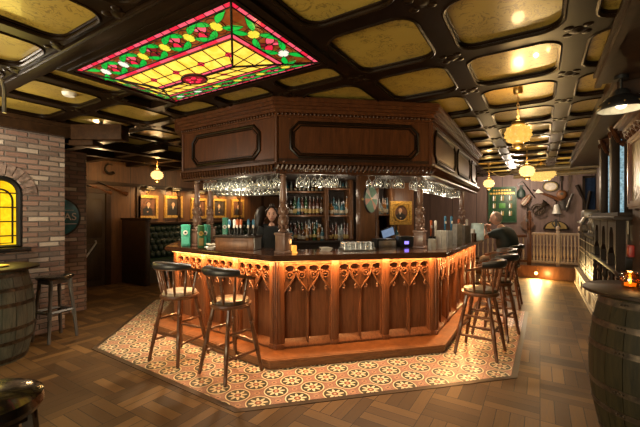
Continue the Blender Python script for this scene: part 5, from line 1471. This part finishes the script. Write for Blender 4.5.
box_caddy('pale metal napkin box on the right counter, second from the corner', 441, 4.55, .085, .10, .235, M['palemetal'], .5)
box_caddy('dark grey metal box touching the pale napkin box', 447.5, 4.72, .085, .10, .225, M['greyplastic'], .5)
box_caddy('cream ridged container on the right counter behind the blue taps', 457, 5.3, .10, .11, .30, M['palemetal'], .4)
box_caddy('dark grey square container on the right counter, last before the glass jug', 465, 5.6, .12, .12, .27, M['greyplastic'], .4)
p = at_depth(471.5, HZ, 5.95); mb = MB(); mb.lathe([(.045, 0), (.05, .01), (.055, .20), (.05, .20), (.044, .015), (0, .012)], (p.x, p.y, BT), 14); tag(mb.build('pint_glass', M['palemetal']), 'pale tumbler standing right of the dark square container', 'glass')
p = at_depth(477.5, HZ, 6.05); t = thing('glass_jug', 'large pale square glass jug near the seated man', 'jug', (p.x, p.y, BT))
fr = facing((p.x, p.y, BT), (-FW.x, -FW.y)); mb = MB(fr); mb.box(-.09, .09, -.07, .07, .0, .30, bev=.02); mb.build('body', plain('pale_blue_glass', (.36, .46, .46), .12, coat=.5), t)
mb = MB(fr); mb.tube([(-.09, 0, .26), (-.14, 0, .25), (-.15, 0, .12), (-.09, 0, .06)], .012, 8); mb.build('handle', M['steel'], t)
p = at_depth(474, HZ, 5.75); mb = MB(); mb.lathe([(.034, 0), (.040, .14), (.036, .14), (0, .13)], (p.x, p.y, BT), 14); tag(mb.build('pint_glass', M['liq_brown']), 'dark full beer glass before the pale jug', 'glass')
taps('beer tap with {} handle at the right counter', 445, 5.05, BT, ((-.6, 'a tall blue', M['blue']), (5.6, 'a second tall blue', M['blue'])), 'tall blue beer taps', h=.42)
taps('beer tap with {} handle behind the right counter', 433, 4.95, BT, ((-2.6, 'an orange', M['orange']), (1.8, 'a white and red', M['white'])), 'orange beer taps', h=.36)
taps('beer tap with {} handle farther along the right counter', 462, 6.1, BT, ((-4, 'an orange-pink', M['orange']), (4, 'a pink-white', M['collar'])), 'farther beer taps', h=.37)
# amber jar on the right barrel
p = Vector((3.37, -.555, 1.052)); t = thing('candle_jar', 'amber glass candle jar glowing on the right barrel table', 'candle', p)
mb = MB(); mb.lathe([(.038, 0), (.05, .008), (.062, .05), (.055, .085), (.048, .10), (.052, .112), (.048, .112), (.044, .10), (.050, .085), (.056, .05), (.046, .012), (0, .01)], p, 20); mb.build('jar', M['amber'], t)
mb = MB(); mb.lathe([(.034, .012), (.034, .032), (0, .032)], p, 16); mb.build('wax', M['candle'], t)
mb = MB(); mb.lathe([(.005, .032), (.010, .048), (.005, .064), (0, .075)], p, 10); mb.build('flame', M['flame'], t)
light('jar_light', 'POINT', p + Vector((0, 0, .16)), 1.5, (1, .5, .15), .03)
# brass plate and short bottle on the left barrel
mb = MB(); mb.lathe([(.05, 0), (.08, .004), (.11, .014), (.105, .017), (.06, .008), (0, .007)], (1.40, 5.0, 1.017), 22); tag(mb.build('brass_plate', M['brass']), 'brass plate lying on the left barrel below the yellow window', 'plate')

# ================================================================== far wall: board, instruments, signs
def onfar(u, v, off=.0):
    d = ray(u, v); s = (12.5 - off) / d.x; return Vector((0, 0, EYE)) + d * s
S_ = 12.5 / ray(540).x / FPX                                             # metres per pixel there
FN = (-1, 0)
a, b = onfar(489, 188, .026), onfar(516, 222, .026); c = (a + b) / 2; W, H = abs(a.y - b.y), abs(a.z - b.z); fr = facing(c, FN)
t = thing('honours_board', 'dark green wall board with nine small gold and white fittings beside the seated man', 'board', (c.x, c.y, c.z - H / 2))
mb = MB(fr); mb.box(-W / 2, W / 2, -.02, .02, -H / 2, H / 2, bev=.008); mb.build('board', M['boardgreen'], t)
mb = MB(fr)
for s in (-1, 1): mb.box(s * W / 2 - .02, s * W / 2 + .02, -.02, .035, -H / 2, H / 2); mb.box(-W / 2, W / 2, -.02, .035, s * H / 2 - .02, s * H / 2 + .02)
mb.build('edge', M['boardgreen'], t)
mb = MB(fr)
for k in range(7): mb.box(-.24 + k * .075, -.19 + k * .075, .02, .026, H * .40, H * .44)
for k in range(9): mb.box(-.34 + k * .078, -.28 + k * .078, .02, .026, H * .30, H * .355)
mb.build('gilt_marks', M['gold'], t)
for i in range(3):
    for j in range(3):
        x, z = (1 - i) * W * .30, H * (.19 - .22 * j)
        if i == 1 and j == 1:
            mb = MB(fr); mb.box(x - .09, x + .09, .02, .03, z - .08, z + .08, bev=.004); mb.build('plaque', plain('leaf_green_plaque', (.06, .22, .04), .5), t); continue
        mb = MB(fr); mb.box(x - .045, x - .005, .02, .05, z - .08, z + .07, bev=.006); mb.lathe([(.018, 0), (.018, .11), (.008, .14), (.008, .16), (0, .16)], (x + .02, .04, z - .08), 10, mi=1); mb.build('fitting', [M['labelgold'], M['white']], t)
# green jug-like pouch
c = onfar(521, 191, .10); t = thing('green_pouch', 'dark green pouch with a neck hanging right of the green board', 'pouch', c)
mb = MB(); mb.lathe([(.02, -.22), (.10, -.20), (.12, -.10), (.09, .02), (.04, .07), (.035, .15), (.045, .18)], c, 16, scale=(.5, 1)); mb.build('bag', plain('bottle_green_cloth', (.006, .022, .016), .5), t)
mb = MB(); mb.tube([c + Vector((0, .03, .15)), c + Vector((0, .09, .21)), c + Vector((0, -.03, .30)), c + Vector((0, -.09, .2)), c + Vector((0, -.03, .14))], .010, 6); mb.build('strap', M['black'], t)
# long crossing pole, rifle, clapper
def bar_thing(name, label, cat, u0, v0, u1, v1, radii, mat, off=.08):
    a, b = onfar(u0, v0, off), onfar(u1, v1, off); n = len(radii); mb = MB(); mb.tube([a.lerp(b, k / (n - 1)) for k in range(n)], radii, 8)
    return tag(mb.build(name, mat), label, cat)
bar_thing('wooden_pole', 'thin dark pole slanting down right from the green pouch', 'pole', 523, 182, 535, 198, [.014, .018, .014], M['blackwood'], .05)
a, b = onfar(533, 190, .07), onfar(561, 200, .07); t = thing('long_gun', 'long gun with a pale lock hung slanting in the middle of the far wall', 'gun', a.lerp(b, .5))
mb = MB(); mb.tube([a, a.lerp(b, .55)], .020, 8); mb.build('barrel', M['iron'], t)
mb = MB(); mb.tube([a.lerp(b, .12), a.lerp(b, .5), a.lerp(b, .68), a.lerp(b, .78), b + Vector((0, 0, -.02))], [.03, .038, .05, .04, .085], 8); mb.build('stock', M['stool'], t)
mb = MB(); q = a.lerp(b, .22); mb.prism([(-.12, -.03), (.12, -.03), (.02, .10)], -.02, .02, m=facing(q + Vector((-.05, 0, 0)), FN) @ Matrix(((1, 0, 0, 0), (0, 0, -1, 0), (0, 1, 0, 0), (0, 0, 0, 1)))); mb.build('lock', M['palemetal'], t)
a, b = onfar(522, 205, .16), onfar(530, 195, .10); t = thing('wooden_bellows', 'small orange wooden bellows hung slanting below the pole', 'bellows', a.lerp(b, .5))
for k, o_ in enumerate((-.05, .05)):
    mb = MB(); d = (b - a).normalized(); n_ = Vector((0, d.z, -d.y)) * o_; mb.tube([a + n_, a.lerp(b, .5) + n_ * 1.3, b + n_ * .6], [.02, .035, .015], 8); mb.build('board', M['panelorange'], t)
mb = MB(); mb.tube([a, b], [.05, .02], 8); mb.build('leather', M['tan'], t)
# guitar hung on the left post
c = onfar(527.5, 222, .052); t = thing('guitar', 'dark brown guitar body hanging behind the railing left of the tall newel post', 'guitar', c)
fr = facing(c, FN) @ Matrix.Rotation(0, 4, 'Y'); XZ = Matrix(((1, 0, 0, 0), (0, 0, -1, 0), (0, 1, 0, 0), (0, 0, 0, 1)))
def gtr(s): return [((.19 * s if sin(q) < .05 else .145 * s) * cos(q) * (1 - .30 * math.exp(-((sin(q) - .18) / .22) ** 2)), .26 * s * sin(q)) for q in [2 * pi * k / 30 for k in range(30)]]
mb = MB(fr); mb.prism(gtr(1), -.05, .05, m=XZ); mb.build('body', M['stool'], t)
mb = MB(fr); mb.lathe([(.05, 0), (.05, .004), (0, .004)], n=14, m=Matrix.Translation((0, .05, .04)) @ Matrix.Rotation(-pi / 2, 4, 'X')); mb.build('sound_hole', M['black'], t)
mb = MB(fr @ Matrix.Rotation(radians(0), 4, 'Y')); mb.box(-.022, .022, .03, .065, .10, .62); mb.box(-.035, .035, .03, .06, .62, .74); mb.build('neck', M['blackwood'], t)
# brass horn coil
c = onfar(538.5, 210, .13); t = thing('brass_horn', 'coiled tarnished brass horn with wide bell on the far wall above the railing', 'horn', c)
fr = facing(c, FN) @ Matrix.Scale(.64, 4); mb = MB(fr)
P = [(.30 * cos(q) * (1 - .02 * k), -.03 + .004 * k, .30 * sin(q) * (1 - .02 * k)) for k, q in enumerate([2 * pi * k / 14 for k in range(24)])]; mb.tube(P, .030, 8); mb.build('coil', M['hoop'], t)
mb = MB(fr); mb.tube([(.10, .02, -.10), (0, .03, .02), (-.14, .05, .16), (-.26, .07, .30), (-.30, .08, .34)], [.04, .05, .075, .13, .19], 14, cap=False); mb.tube([(-.05, .03, -.2), (-.05, .03, .15)], .028, 8); mb.tube([(.04, .03, -.2), (.04, .03, .12)], .028, 8); mb.build('bell', M['hoop'], t)
# oval cream sign
c = onfar(550.5, 186.5, .02); fr = facing(c, FN); t = thing('oval_sign', 'small oval cream sign on the far wall above the long gun', 'sign', c)
mb = MB(fr); mb.lathe([(.19, -.01), (.19, .018), (0, .024)], n=28, scale=(1, .78), m=Matrix.Rotation(-pi / 2, 4, 'X')); mb.build('plate', M['labelgold'], t)
mb = MB(fr); mb.tube([(.19 * cos(k * pi / 14), .015, .148 * sin(k * pi / 14)) for k in range(28)], .012, 6, True); mb.build('rim', M['black'], t)
mb = MB(fr); mb.lathe([(.15, .02), (.15, .026), (0, .030)], n=28, scale=(1, .72), m=Matrix.Rotation(-pi / 2, 4, 'X')); mb.build('centre', M['collar'], t)
# mandolin
c = onfar(561.8, 193.5, .15); fr = facing(c, FN); t = thing('mandolin', 'round orange-bodied mandolin with a dark neck on the far wall', 'mandolin', c)
mb = MB(fr); mb.ell((0, 0, -.03), (.13, .06, .14), 18, 12); mb.build('body', M['panelorange'], t)
mb = MB(fr); mb.box(-.024, .024, .02, .05, .08, .36); mb.box(-.04, .04, .02, .05, .36, .50, bev=.006); mb.build('neck', M['blackwood'], t)
mb = MB(fr); mb.lathe([(.04, 0), (.04, .004), (0, .004)], n=14, m=Matrix.Translation((0, .058, -.01)) @ Matrix.Rotation(-pi / 2, 4, 'X')); mb.build('sound_hole', M['black'], t)
# saxophone
c = onfar(568, 202, .10); fr = facing(c, FN) @ Matrix.Scale(.68, 4); t = thing('saxophone', 'pewter coloured saxophone hung upright on the far wall', 'saxophone', c)
mb = MB(fr); mb.tube([(-.20, .02, .36), (-.13, .0, .32), (-.10, 0, .22), (-.02, 0, -.05), (.02, 0, -.22), (.08, .02, -.31), (.16, .04, -.27), (.18, .06, -.12), (.21, .08, .06)], [.018, .02, .028, .045, .058, .07, .075, .085, .13], 12); mb.build('body', M['pewter'], t)
mb = MB(fr)
for k in range(6): mb.ell((-.06 + .018 * k, .06, .12 - .06 * k), (.035, .016, .03), 8, 6)
mb.build('keys', M['steel'], t)
# little bell
c = onfar(556.5, 209, .08); t = thing('hand_bell', 'small dark tapered hand bell with pale side on the far wall', 'bell', c)
mb = MB(); mb.lathe([(.12, -.14), (.115, -.12), (.085, .0), (.06, .12), (.02, .14)], c, 14, scale=(.6, 1)); mb.build('bell', M['palemetal'], t)
mb = MB(); mb.tube([c + Vector((0, .0, .13)), c + Vector((0, 0, .22)), c + Vector((0, .06, .28))], .02, 8); mb.build('grip', M['blackwood'], t)
# two crossed dark boards
bar_thing('dark_club', 'dark wooden club leaning left at the right end of the far wall', 'club', 577, 185, 586, 204, [.05, .045, .035, .03], M['blackwood'], .06)
bar_thing('dark_club', 'second dark wooden club, its top leaning right, crossing the first', 'club', 590, 191, 586, 212, [.04, .04, .035, .03], M['blackwood'], .07)
# half round yellow sign over the railing
c = onfar(556, 228, .05); fr = facing(c, FN); t = thing('half_round_sign', 'half round dark sign with yellow centre just above the railing', 'sign', c)
hr = lambda r, z: [(r * .62 * cos(k * pi / 16), z + r * .50 * sin(k * pi / 16)) for k in range(17)]
mb = MB(fr); mb.prism(hr(.52, -.05), -.03, 0, m=XZ); mb.build('board', M['blackwood'], t)
mb = MB(fr); mb.prism(hr(.42, -.02), -.036, -.028, m=XZ); mb.build('yellow_face', M['labelgold'], t)
mb = MB(fr); mb.box(-.03, .03, .03, .06, -.05, .26); mb.tube([(.03, .045, .02), (.10, .045, .14), (.03, .045, .22), (-.06, .045, .15), (-.10, .045, .04)], .02, 6); mb.build('emblem', M['black'], t)
# dark blue window at the far right
c = onfar(597, 198, .02); fr = facing(c, FN); w = thing('window_3', None, None, (c.x, c.y, c.z - .6)); w['kind'] = 'structure'
mb = MB(fr); mb.box(-.30, .30, .0, .01, -.6, .6); mb.build('pane', plain('dusk_blue_pane', (.012, .022, .05), .1, coat=.5), w)
mb = MB(fr)
for s in (-1, 1): mb.box(s * .30 - .03, s * .30 + .03, -.01, .04, -.63, .63); mb.box(-.33, .33, -.01, .04, s * .6 - .03, s * .6 + .03)
mb.box(-.012, .012, 0, .02, -.6, .6); mb.build('window_frame', M['blackwood'], w)

# ================================================================== railing of the platform
RX = 10.56
def onrail(u): d = ray(u); return d.y * RX / d.x
M['rail'] = wood('pale_rail_wood', (.30, .24, .19), (.50, .41, .33), .5, (14, 14, 2))
ya, ym, yb = onrail(531.5), onrail(558), onrail(578)
t = thing('railing', 'pale turned baluster railing on the edge of the raised far platform', 'railing', (RX, (ya + yb) / 2, .315))
for z0, z1, nm in ((.38, .44, 'bottom_rail'), (1.09, 1.15, 'top_rail')):
    mb = MB(); mb.box(RX - .03, RX + .03, yb - .02, ya, z0, z1, bev=.008); mb.build(nm, M['rail'], t)
n = 13
for k in range(n):
    y = ya + (yb - ya) * (k + .7) / (n + .4); mb = MB()
    mb.lathe([(.026, .44), (.026, .5), (.014, .52), (.030, .60), (.024, .72), (.014, .80), (.028, .84), (.018, .88), (.022, 1.02), (.026, 1.09)], (RX, y, 0), 8); mb.build('baluster', M['rail'], t)
for y, h in ((ym, 1.20), (yb - .04, 1.20)):
    mb = MB(); mb.box(RX - .04, RX + .04, y - .04, y + .04, .315, h, bev=.006); mb.lathe([(.03, h), (.05, h + .05), (.045, h + .09), (.02, h + .12), (0, h + .13)], (RX, y, 0), 10); mb.build('newel', M['rail'], t)
mb = MB(); y = ya + .05; mb.box(RX - .05, RX + .05, y - .05, y + .05, .315, 1.2, bev=.006); mb.lathe([(.04, 1.2), (.055, 1.24), (.04, 1.30), (.05, 1.36), (.035, 1.45), (.045, 1.56), (.03, 1.62), (.045, 1.67), (0, 1.72)], (RX, y, 0), 12)
tag(mb.build('newel_post', M['stool']), 'tall dark turned newel post at the left end of the pale railing', 'post')
t = thing('railing', 'dark baluster railing behind the seated man, left of the tall newel post', 'railing', (RX, ya + .8, .315))
for z0, z1, nm in ((.38, .44, 'bottom_rail'), (1.02, 1.08, 'top_rail')):
    mb = MB(); mb.box(RX - .03, RX + .03, ya + .10, ya + 1.7, z0, z1, bev=.008); mb.build(nm, M['stool'], t)
for k in range(12):
    y = ya + .18 + k * .12; mb = MB(); mb.lathe([(.018, .44), (.022, .5), (.013, .52), (.024, .60), (.020, .72), (.012, .80), (.022, .84), (.018, 1.02)], (RX, y, 0), 8); mb.build('baluster', M['rail'], t)
# step spot set in the riser
p = at_depth(536, 275, 8.7); mb = MB(); mb.lathe([(.05, 0), (.05, .02), (.03, .025)], n=14, m=facing((10.47, p.y, .13), FN) @ Matrix.Rotation(-pi / 2, 4, 'X')); mb.ell((10.445, p.y, .13), (.012, .035, .035), 10, 8, 1)
tag(mb.build('step_light', [M['brass'], M['flame']]), 'small bright round step light in the platform riser', 'lamp')
light('step_lamp', 'SPOT', (10.40, p.y, .16), 180, (1, .66, .26), .04, (-1, -.10, -.28), radians(150), .8)
light('riser_lamp', 'POINT', (10.30, p.y - .25, .12), 9, (1, .60, .20), .05)

# ================================================================== right hand side
# low panelled plinth along the wall
t = thing('panelled_plinth', 'low cream panelled plinth running along the right wall behind the barrel', 'plinth', (7.8, -.88, 0))
mb = MB(); mb.box(5.3, 10.3, -1.09, -.71, 0, .33); mb.box(5.3, 10.3, -1.09, -.69, .33, .37, bev=.008); mb.box(5.3, 10.3, -1.09, -.69, 0, .05); mb.build('body', M['cream'], t)
for k in range(7):
    x0 = 5.45 + k * .68; fr = facing((x0 + .29, -.71, .19), (0, 1)); mb = MB(fr); mb.tube(oct_path(-.26, .26, -.10, .10, .02, .003), .010, 6, True); mb.build('panel', M['cream'], t)
# dark slatted cabinets far right
for i, (x0, x1) in enumerate(((8.75, 10.1), (7.35, 8.70))):
    t = thing('slatted_cabinet', ['dark cabinet with pale horizontal slat lines, farther along the right wall', 'dark cabinet with pale horizontal slat lines, nearer of the two by the right wall'][i], 'cabinet', ((x0 + x1) / 2, -.9, .37), 0, 'slatted cabinets on the right')
    mb = MB(); mb.box(x0, x1, -1.09, -.78, .37, 1.18, bev=.01); mb.build('body', M['blackwood'], t)
    mb = MB(); mb.box(x0 - .03, x1 + .03, -1.09, -.745, 1.18, 1.225, bev=.008); mb.build('top', M['blackwood'], t)
    for k in range(3):
        xa_ = x0 + .05 + k * (x1 - x0 - .1) / 3; xb_ = xa_ + (x1 - x0 - .1) / 3 - .04; mb = MB(); mb.box(xa_, xb_, -.782, -.765, .42, 1.14, bev=.006)
        for z in (.50, .58, .80, .88, 1.06): mb.box(xa_ + .02, xb_ - .02, -.768, -.756, z, z + .016, 1)
        mb.build('door', [M['blackwood'], M['duct']], t)
# antique pewter till on them
c = Vector((9.4, -.90, 1.225)); t = thing('antique_cash_register', 'ornate pewter cash register on the dark slatted cabinets', 'cash register', c)
mb = MB(); mb.box(c.x - .22, c.x + .22, c.y - .16, c.y + .16, 1.225, 1.40, bev=.012); mb.build('drawer_case', M['hoop'], t)
mb = MB(); mb.tube([(c.x - .20, c.y + .16, 1.40), (c.x - .20, c.y + .10, 1.52), (c.x - .2, c.y - .02, 1.6)], .05, 8); mb.box(c.x - .24, c.x + .24, c.y - .18, c.y + .14, 1.50, 1.70, bev=.05); mb.build('hood', M['pewter'], t)
mb = MB()
for i in range(6):
    for j in range(2): mb.cyl((c.x - .18 + i * .07, c.y + .10 + .04 * j, 1.42), (c.x - .18 + i * .07, c.y + .17 + .04 * j, 1.46 - .02 * j), .014, n=8)
mb.build('keys', M['palemetal'], t)
for i, (x, lab) in enumerate(((8.45, 'small pale figurine beside the pewter cash register, nearer one'), (8.8, 'small pale figurine beside the pewter cash register, farther one'))):
    mb = MB(); mb.lathe([(.06, 0), (.05, .03), (.035, .06), (.05, .12), (.06, .2), (.03, .27), (.02, .29), (.04, .33), (.035, .37), (0, .39)], (x, -.86, 1.225), 12); tag(mb.build('figurine', M['pewter']), lab, 'figurine', 'figurines by the register')

# long base cabinet with light panel front, niches above, mirror columns
t = thing('carved_dresser', 'tall ebonised carved dresser with arched niches and blue mirror columns on the right wall', 'dresser', (6.0, -.92, 0))
mb = MB(); mb.box(4.75, 7.25, -1.09, -.74, .37, .93); mb.box(4.72, 7.28, -1.09, -.69, .93, .975, bev=.008); mb.build('base_cabinet', M['blackwood'], t)
for k in range(5):
    x0 = 4.80 + k * .49; mb = MB(); mb.box(x0 + .03, x0 + .43, -.742, -.728, .45, .88, bev=.006); mb.build('front_panel', M['cream'], t)
    mb = MB(); mb.lathe([(.03, .40), (.04, .45), (.022, .48), (.035, .58), (.026, .72), (.018, .78), (.036, .82), (.024, .86), (.036, .92)], (x0, -.71, 0), 10); mb.build('turned_baluster', M['blackwood'], t)
NX = (4.95, 5.55, 6.15, 6.80)
for k in range(3):
    x0, x1 = NX[k], NX[k + 1]; m_ = (x0 + x1) / 2; w_ = (x1 - x0) / 2 - .05
    XZf = Matrix(((1, 0, 0, 0), (0, 0, -1, 0), (0, 1, 0, 0), (0, 0, 0, 1)))
    prof = [(x0 + .02, .975), (m_ - w_, .975), (m_ - w_, 1.12), (m_ - w_ * .55, 1.20), (m_ - w_ * .55, 1.36), (m_ - w_ * .30, 1.44), (m_ + w_ * .30, 1.44), (m_ + w_ * .55, 1.36), (m_ + w_ * .55, 1.20), (m_ + w_, 1.12), (m_ + w_, .975), (x1 - .02, .975), (x1 - .02, 1.52), (x0 + .02, 1.52)]
    mb = MB(); mb.prism(prof, .70, .78, m=XZf); mb.build('niche_front', M['blackwood'], t)
    mb = MB(); mb.box(x0 + .06, x1 - .06, -1.08, -1.05, .98, 1.45); mb.build('niche_back', M['rightwall'], t)
    mb = MB(); mb.box(m_ - .05, m_ + .05, -1.05, -1.03, 1.0, 1.36); mb.build('niche_strip', M['duct'], t)
mb = MB(); mb.box(4.80, 7.2, -1.09, -.66, 1.52, 1.57, bev=.01); mb.box(4.85, 7.0, -1.09, -.70, 1.57, 1.61); mb.build('niche_shelf', M['blackwood'], t)
mb = MB(); mb.box(4.80, 7.0, -1.09, -.98, 1.61, 2.60); mb.build('back_panel', M['rightwall'], t)
for x in (5.30, 6.12):
    mb = MB(); mb.box(x - .09, x + .12, -1.0, -.81, 1.61, 2.62); mb.box(x - .07, x + .10, -.775, -.70, 1.61, 2.50, bev=.006); mb.build('column_frame', M['blackwood'], t)
    mb = MB(); mb.box(x - .06, x + .08, -.81, -.775, 1.61, 2.50); mb.build('mirror_column', M['mirrorglow'], t)
    mb = MB(); mb.lathe([(.07, 2.36), (.10, 2.40), (.07, 2.44), (.12, 2.50), (.16, 2.60), (.17, 2.62)], (x, -.83, 0), 12)
    for q in range(8): mb.ell((x + .12 * cos(q * pi / 4), -.83 + .12 * sin(q * pi / 4), 2.52), (.04, .04, .05), 7, 5)
    mb.tube([(x - .10, -.76, 2.42), (x - .16, -.72, 2.48), (x - .13, -.70, 2.56), (x - .07, -.72, 2.52)], .025, 7); mb.build('capital', M['canopy_dark'], t)
# projecting wall pier with a framed bronze mirror and carved crest
mb = MB(); mb.box(3.86, 4.74, -1.1, -.80, 0, CEIL); struct('wall_buttress', mb, M['rightwall'])
t = thing('carved_mirror', 'large dark framed mottled bronze mirror with carved top at the right edge', 'mirror', (4.30, -.78, 1.62))
mb = MB(); x0, x1, z0, z1 = 3.88, 4.72, 1.64, 2.36; XZf = Matrix(((1, 0, 0, 0), (0, 0, -1, 0), (0, 1, 0, 0), (0, 0, 0, 1)))
rc = lambda q: [(x0 + q, z0 + q), (x1 - q, z0 + q), (x1 - q, z1 - q), (x0 + q, z1 - q)]
mb.ring(rc(0), rc(.08), .765, .80, m=XZf); mb.ring(rc(.02), rc(.055), .752, .77, m=XZf); mb.build('frame', M['stool'], t)
mb = MB(); mb.prism(rc(.07), .778, .79, m=XZf); mb.build('mirror_glass', M['goldmirror'], t)
mb = MB(); mb.box(3.86, 4.76, -.80, -.72, 2.42, 2.46, bev=.01); mb.box(3.86, 4.79, -.80, -.69, 2.46, 2.49); mb.box(3.86, 4.82, -.80, -.66, 2.49, 2.52, bev=.008); mb.build('moulding', M['canopy'], t)
mb = MB()
for k in range(6):
    x = 3.94 + k * .15; mb.tube([(x - .06, -.79, 2.35), (x - .05, -.75, 2.40), (x + .0, -.74, 2.42), (x + .05, -.75, 2.39), (x + .02, -.76, 2.35), (x - .01, -.76, 2.37)], [.022, .026, .024, .02, .014, .008], 7); mb.ell((x + .075, -.77, 2.38), (.022, .02, .026), 8, 6)
mb.build('carved_crest', M['canopy_dark'], t)
d = ray(628, 226); q = Vector((0, 0, EYE)) + d * (-.80 / d.y)
mb = MB(); mb.box(q.x - .05, q.x + .05, -.80, -.788, q.z - .09, q.z + .09, bev=.004); tag(mb.build('paper_notice', M['label']), 'small pale paper notice on the dark wall pier above the red box', 'notice')
d = ray(633.5, 251); q = Vector((0, 0, EYE)) + d * (-.80 / d.y)
t = thing('alarm_call_point', 'small red wall box with a pale plate on the dark wall pier below the mirror', 'alarm', (q.x, -.78, q.z - .06))
mb = MB(); mb.box(q.x - .06, q.x + .06, -.80, -.755, q.z - .06, q.z + .06, bev=.008); mb.build('box', M['red'], t); mb = MB(); mb.box(q.x - .03, q.x + .03, -.757, -.751, q.z - .03, q.z + .03); mb.build('plate', M['orange'], t)

# ================================================================== light
# strip under the worktop: long warm area lamps lying in the same recess
for i, pw_ in ((0, 58), (1, 29), (2, 40)):
    fr, L = frame(PANEL[i], PANEL[i + 1]); c = fr @ Vector((L / 2, .060, 1.076))
    o = light('strip_light', 'AREA', c, pw_, (1, .46, .15), L - .1, None, sy=.02)
    dn = Vector((fr[0][1] * -.35, fr[1][1] * -.35, -1)); z_ = -dn.normalized(); x_ = Vector((fr[0][0], fr[1][0], 0)); y_ = z_.cross(x_)
    o.rotation_euler = Matrix(((x_.x, y_.x, z_.x), (x_.y, y_.y, z_.y), (x_.z, y_.z, z_.z))).to_euler()
# downlights in the underside of the canopy edge, aimed out over the tiles
for p, tgt, e_ in (((2.98, 3.9), (2.45, 3.95), 70), ((2.97, 3.1), (2.40, 3.1), 60), ((3.35, 1.95), (2.75, 1.55), 75), ((3.9, 1.32), (3.5, .85), 75), ((4.6, 1.0), (4.6, .55), 60), ((6.0, 1.0), (6.0, .5), 50), ((7.3, 1.0), (7.3, .5), 40), ((3.4, 4.6), (2.9, 5.0), 50)):
    light('canopy_downlight', 'SPOT', (p[0], p[1], 2.03), e_ * 1.35, (1, .82, .58), .04, (tgt[0] - p[0], tgt[1] - p[1], -2.0), radians(88), .7)
# lights inside the bar: over the glass racks and shelves
for p, e_ in (((3.5, 3.4), 9), ((3.75, 2.35), 9), ((4.85, 1.36), 8), ((5.9, 1.6), 9), ((7.1, 1.6), 9), ((4.2, 4.2), 7)):
    light('rack_light', 'POINT', (p[0], p[1], 1.86), e_ * .75, (1, .82, .60), .05)
for px, z, e_ in ((304, 1.93, 1.1), (338, 1.97, 1.1), (304, 1.53, 1.1), (338, 1.53, 1.1), (386, 1.95, 2.2)):
    p = bf @ Vector((BX(px), .16, z)); light('shelf_light', 'POINT', p, e_, (1, .82, .60), .05)
# daylight from the windows behind the camera, plus an added uplight
light('daylight', 'AREA', (-3.9, 2.1, 1.75), 100, (1, .83, .60), 4.4, (1, 0, .05), sy=1.5)
light('ceiling_fill', 'AREA', (-2.2, 2.2, .25), 420, (1, .81, .46), 3.0, (.75, 0, 1), sy=3.5)  # added uplight without a fixture, brightens the ceiling
light('window_glow', 'AREA', (wc, BY - .06, 1.6), 6, (1, .74, .14), .35, (0, -1, -.2), sy=.6)
light('far_fill', 'POINT', (10.0, -.1, 2.35), 34, (1, .75, .5), .1)  # added unseen light that brightens the pale railing
light('barrel_light', 'POINT', (.95, 4.75, 2.35), 42, (1, .86, .66), .10)
light('far_fill', 'POINT', (11.3, .6, 2.5), 85, (1, .80, .62), .12)  # extra light put in to lift the far boards, no fixture
light('passage_fill', 'POINT', (6.6, 6.9, 2.55), 22, (1, .60, .26), .08)  # added without a lamp to brighten the portrait wall
light('passage_fill', 'POINT', (3.7, 7.6, 2.3), 26, (1, .62, .28), .08)  # unseen fill set close to the door wall to brighten it

w = bpy.data.worlds.new('world'); SC.world = w; w.use_nodes = True
w.node_tree.nodes['Background'].inputs[0].default_value = (.9, .75, .55, 1); w.node_tree.nodes['Background'].inputs[1].default_value = .02

# ================================================================== camera and view
cd = bpy.data.cameras.new('camera'); cam = bpy.data.objects.new('camera', cd); COL.objects.link(cam); SC.camera = cam
cam.location = (0, 0, EYE); cam.rotation_euler = (pi / 2, 0, atan2(FW.y, FW.x) - pi / 2)
cd.sensor_width = 36; cd.lens = FPX / 640 * 36; cd.shift_y = (HZ - 213.5) / 640; cd.clip_start = .02
vs_ = SC.view_settings; SC.display_settings.display_device = 'sRGB'; vs_.view_transform = 'Standard'; vs_.look = 'None'; vs_.gamma = 1; vs_.use_curve_mapping = False; vs_.exposure = .18
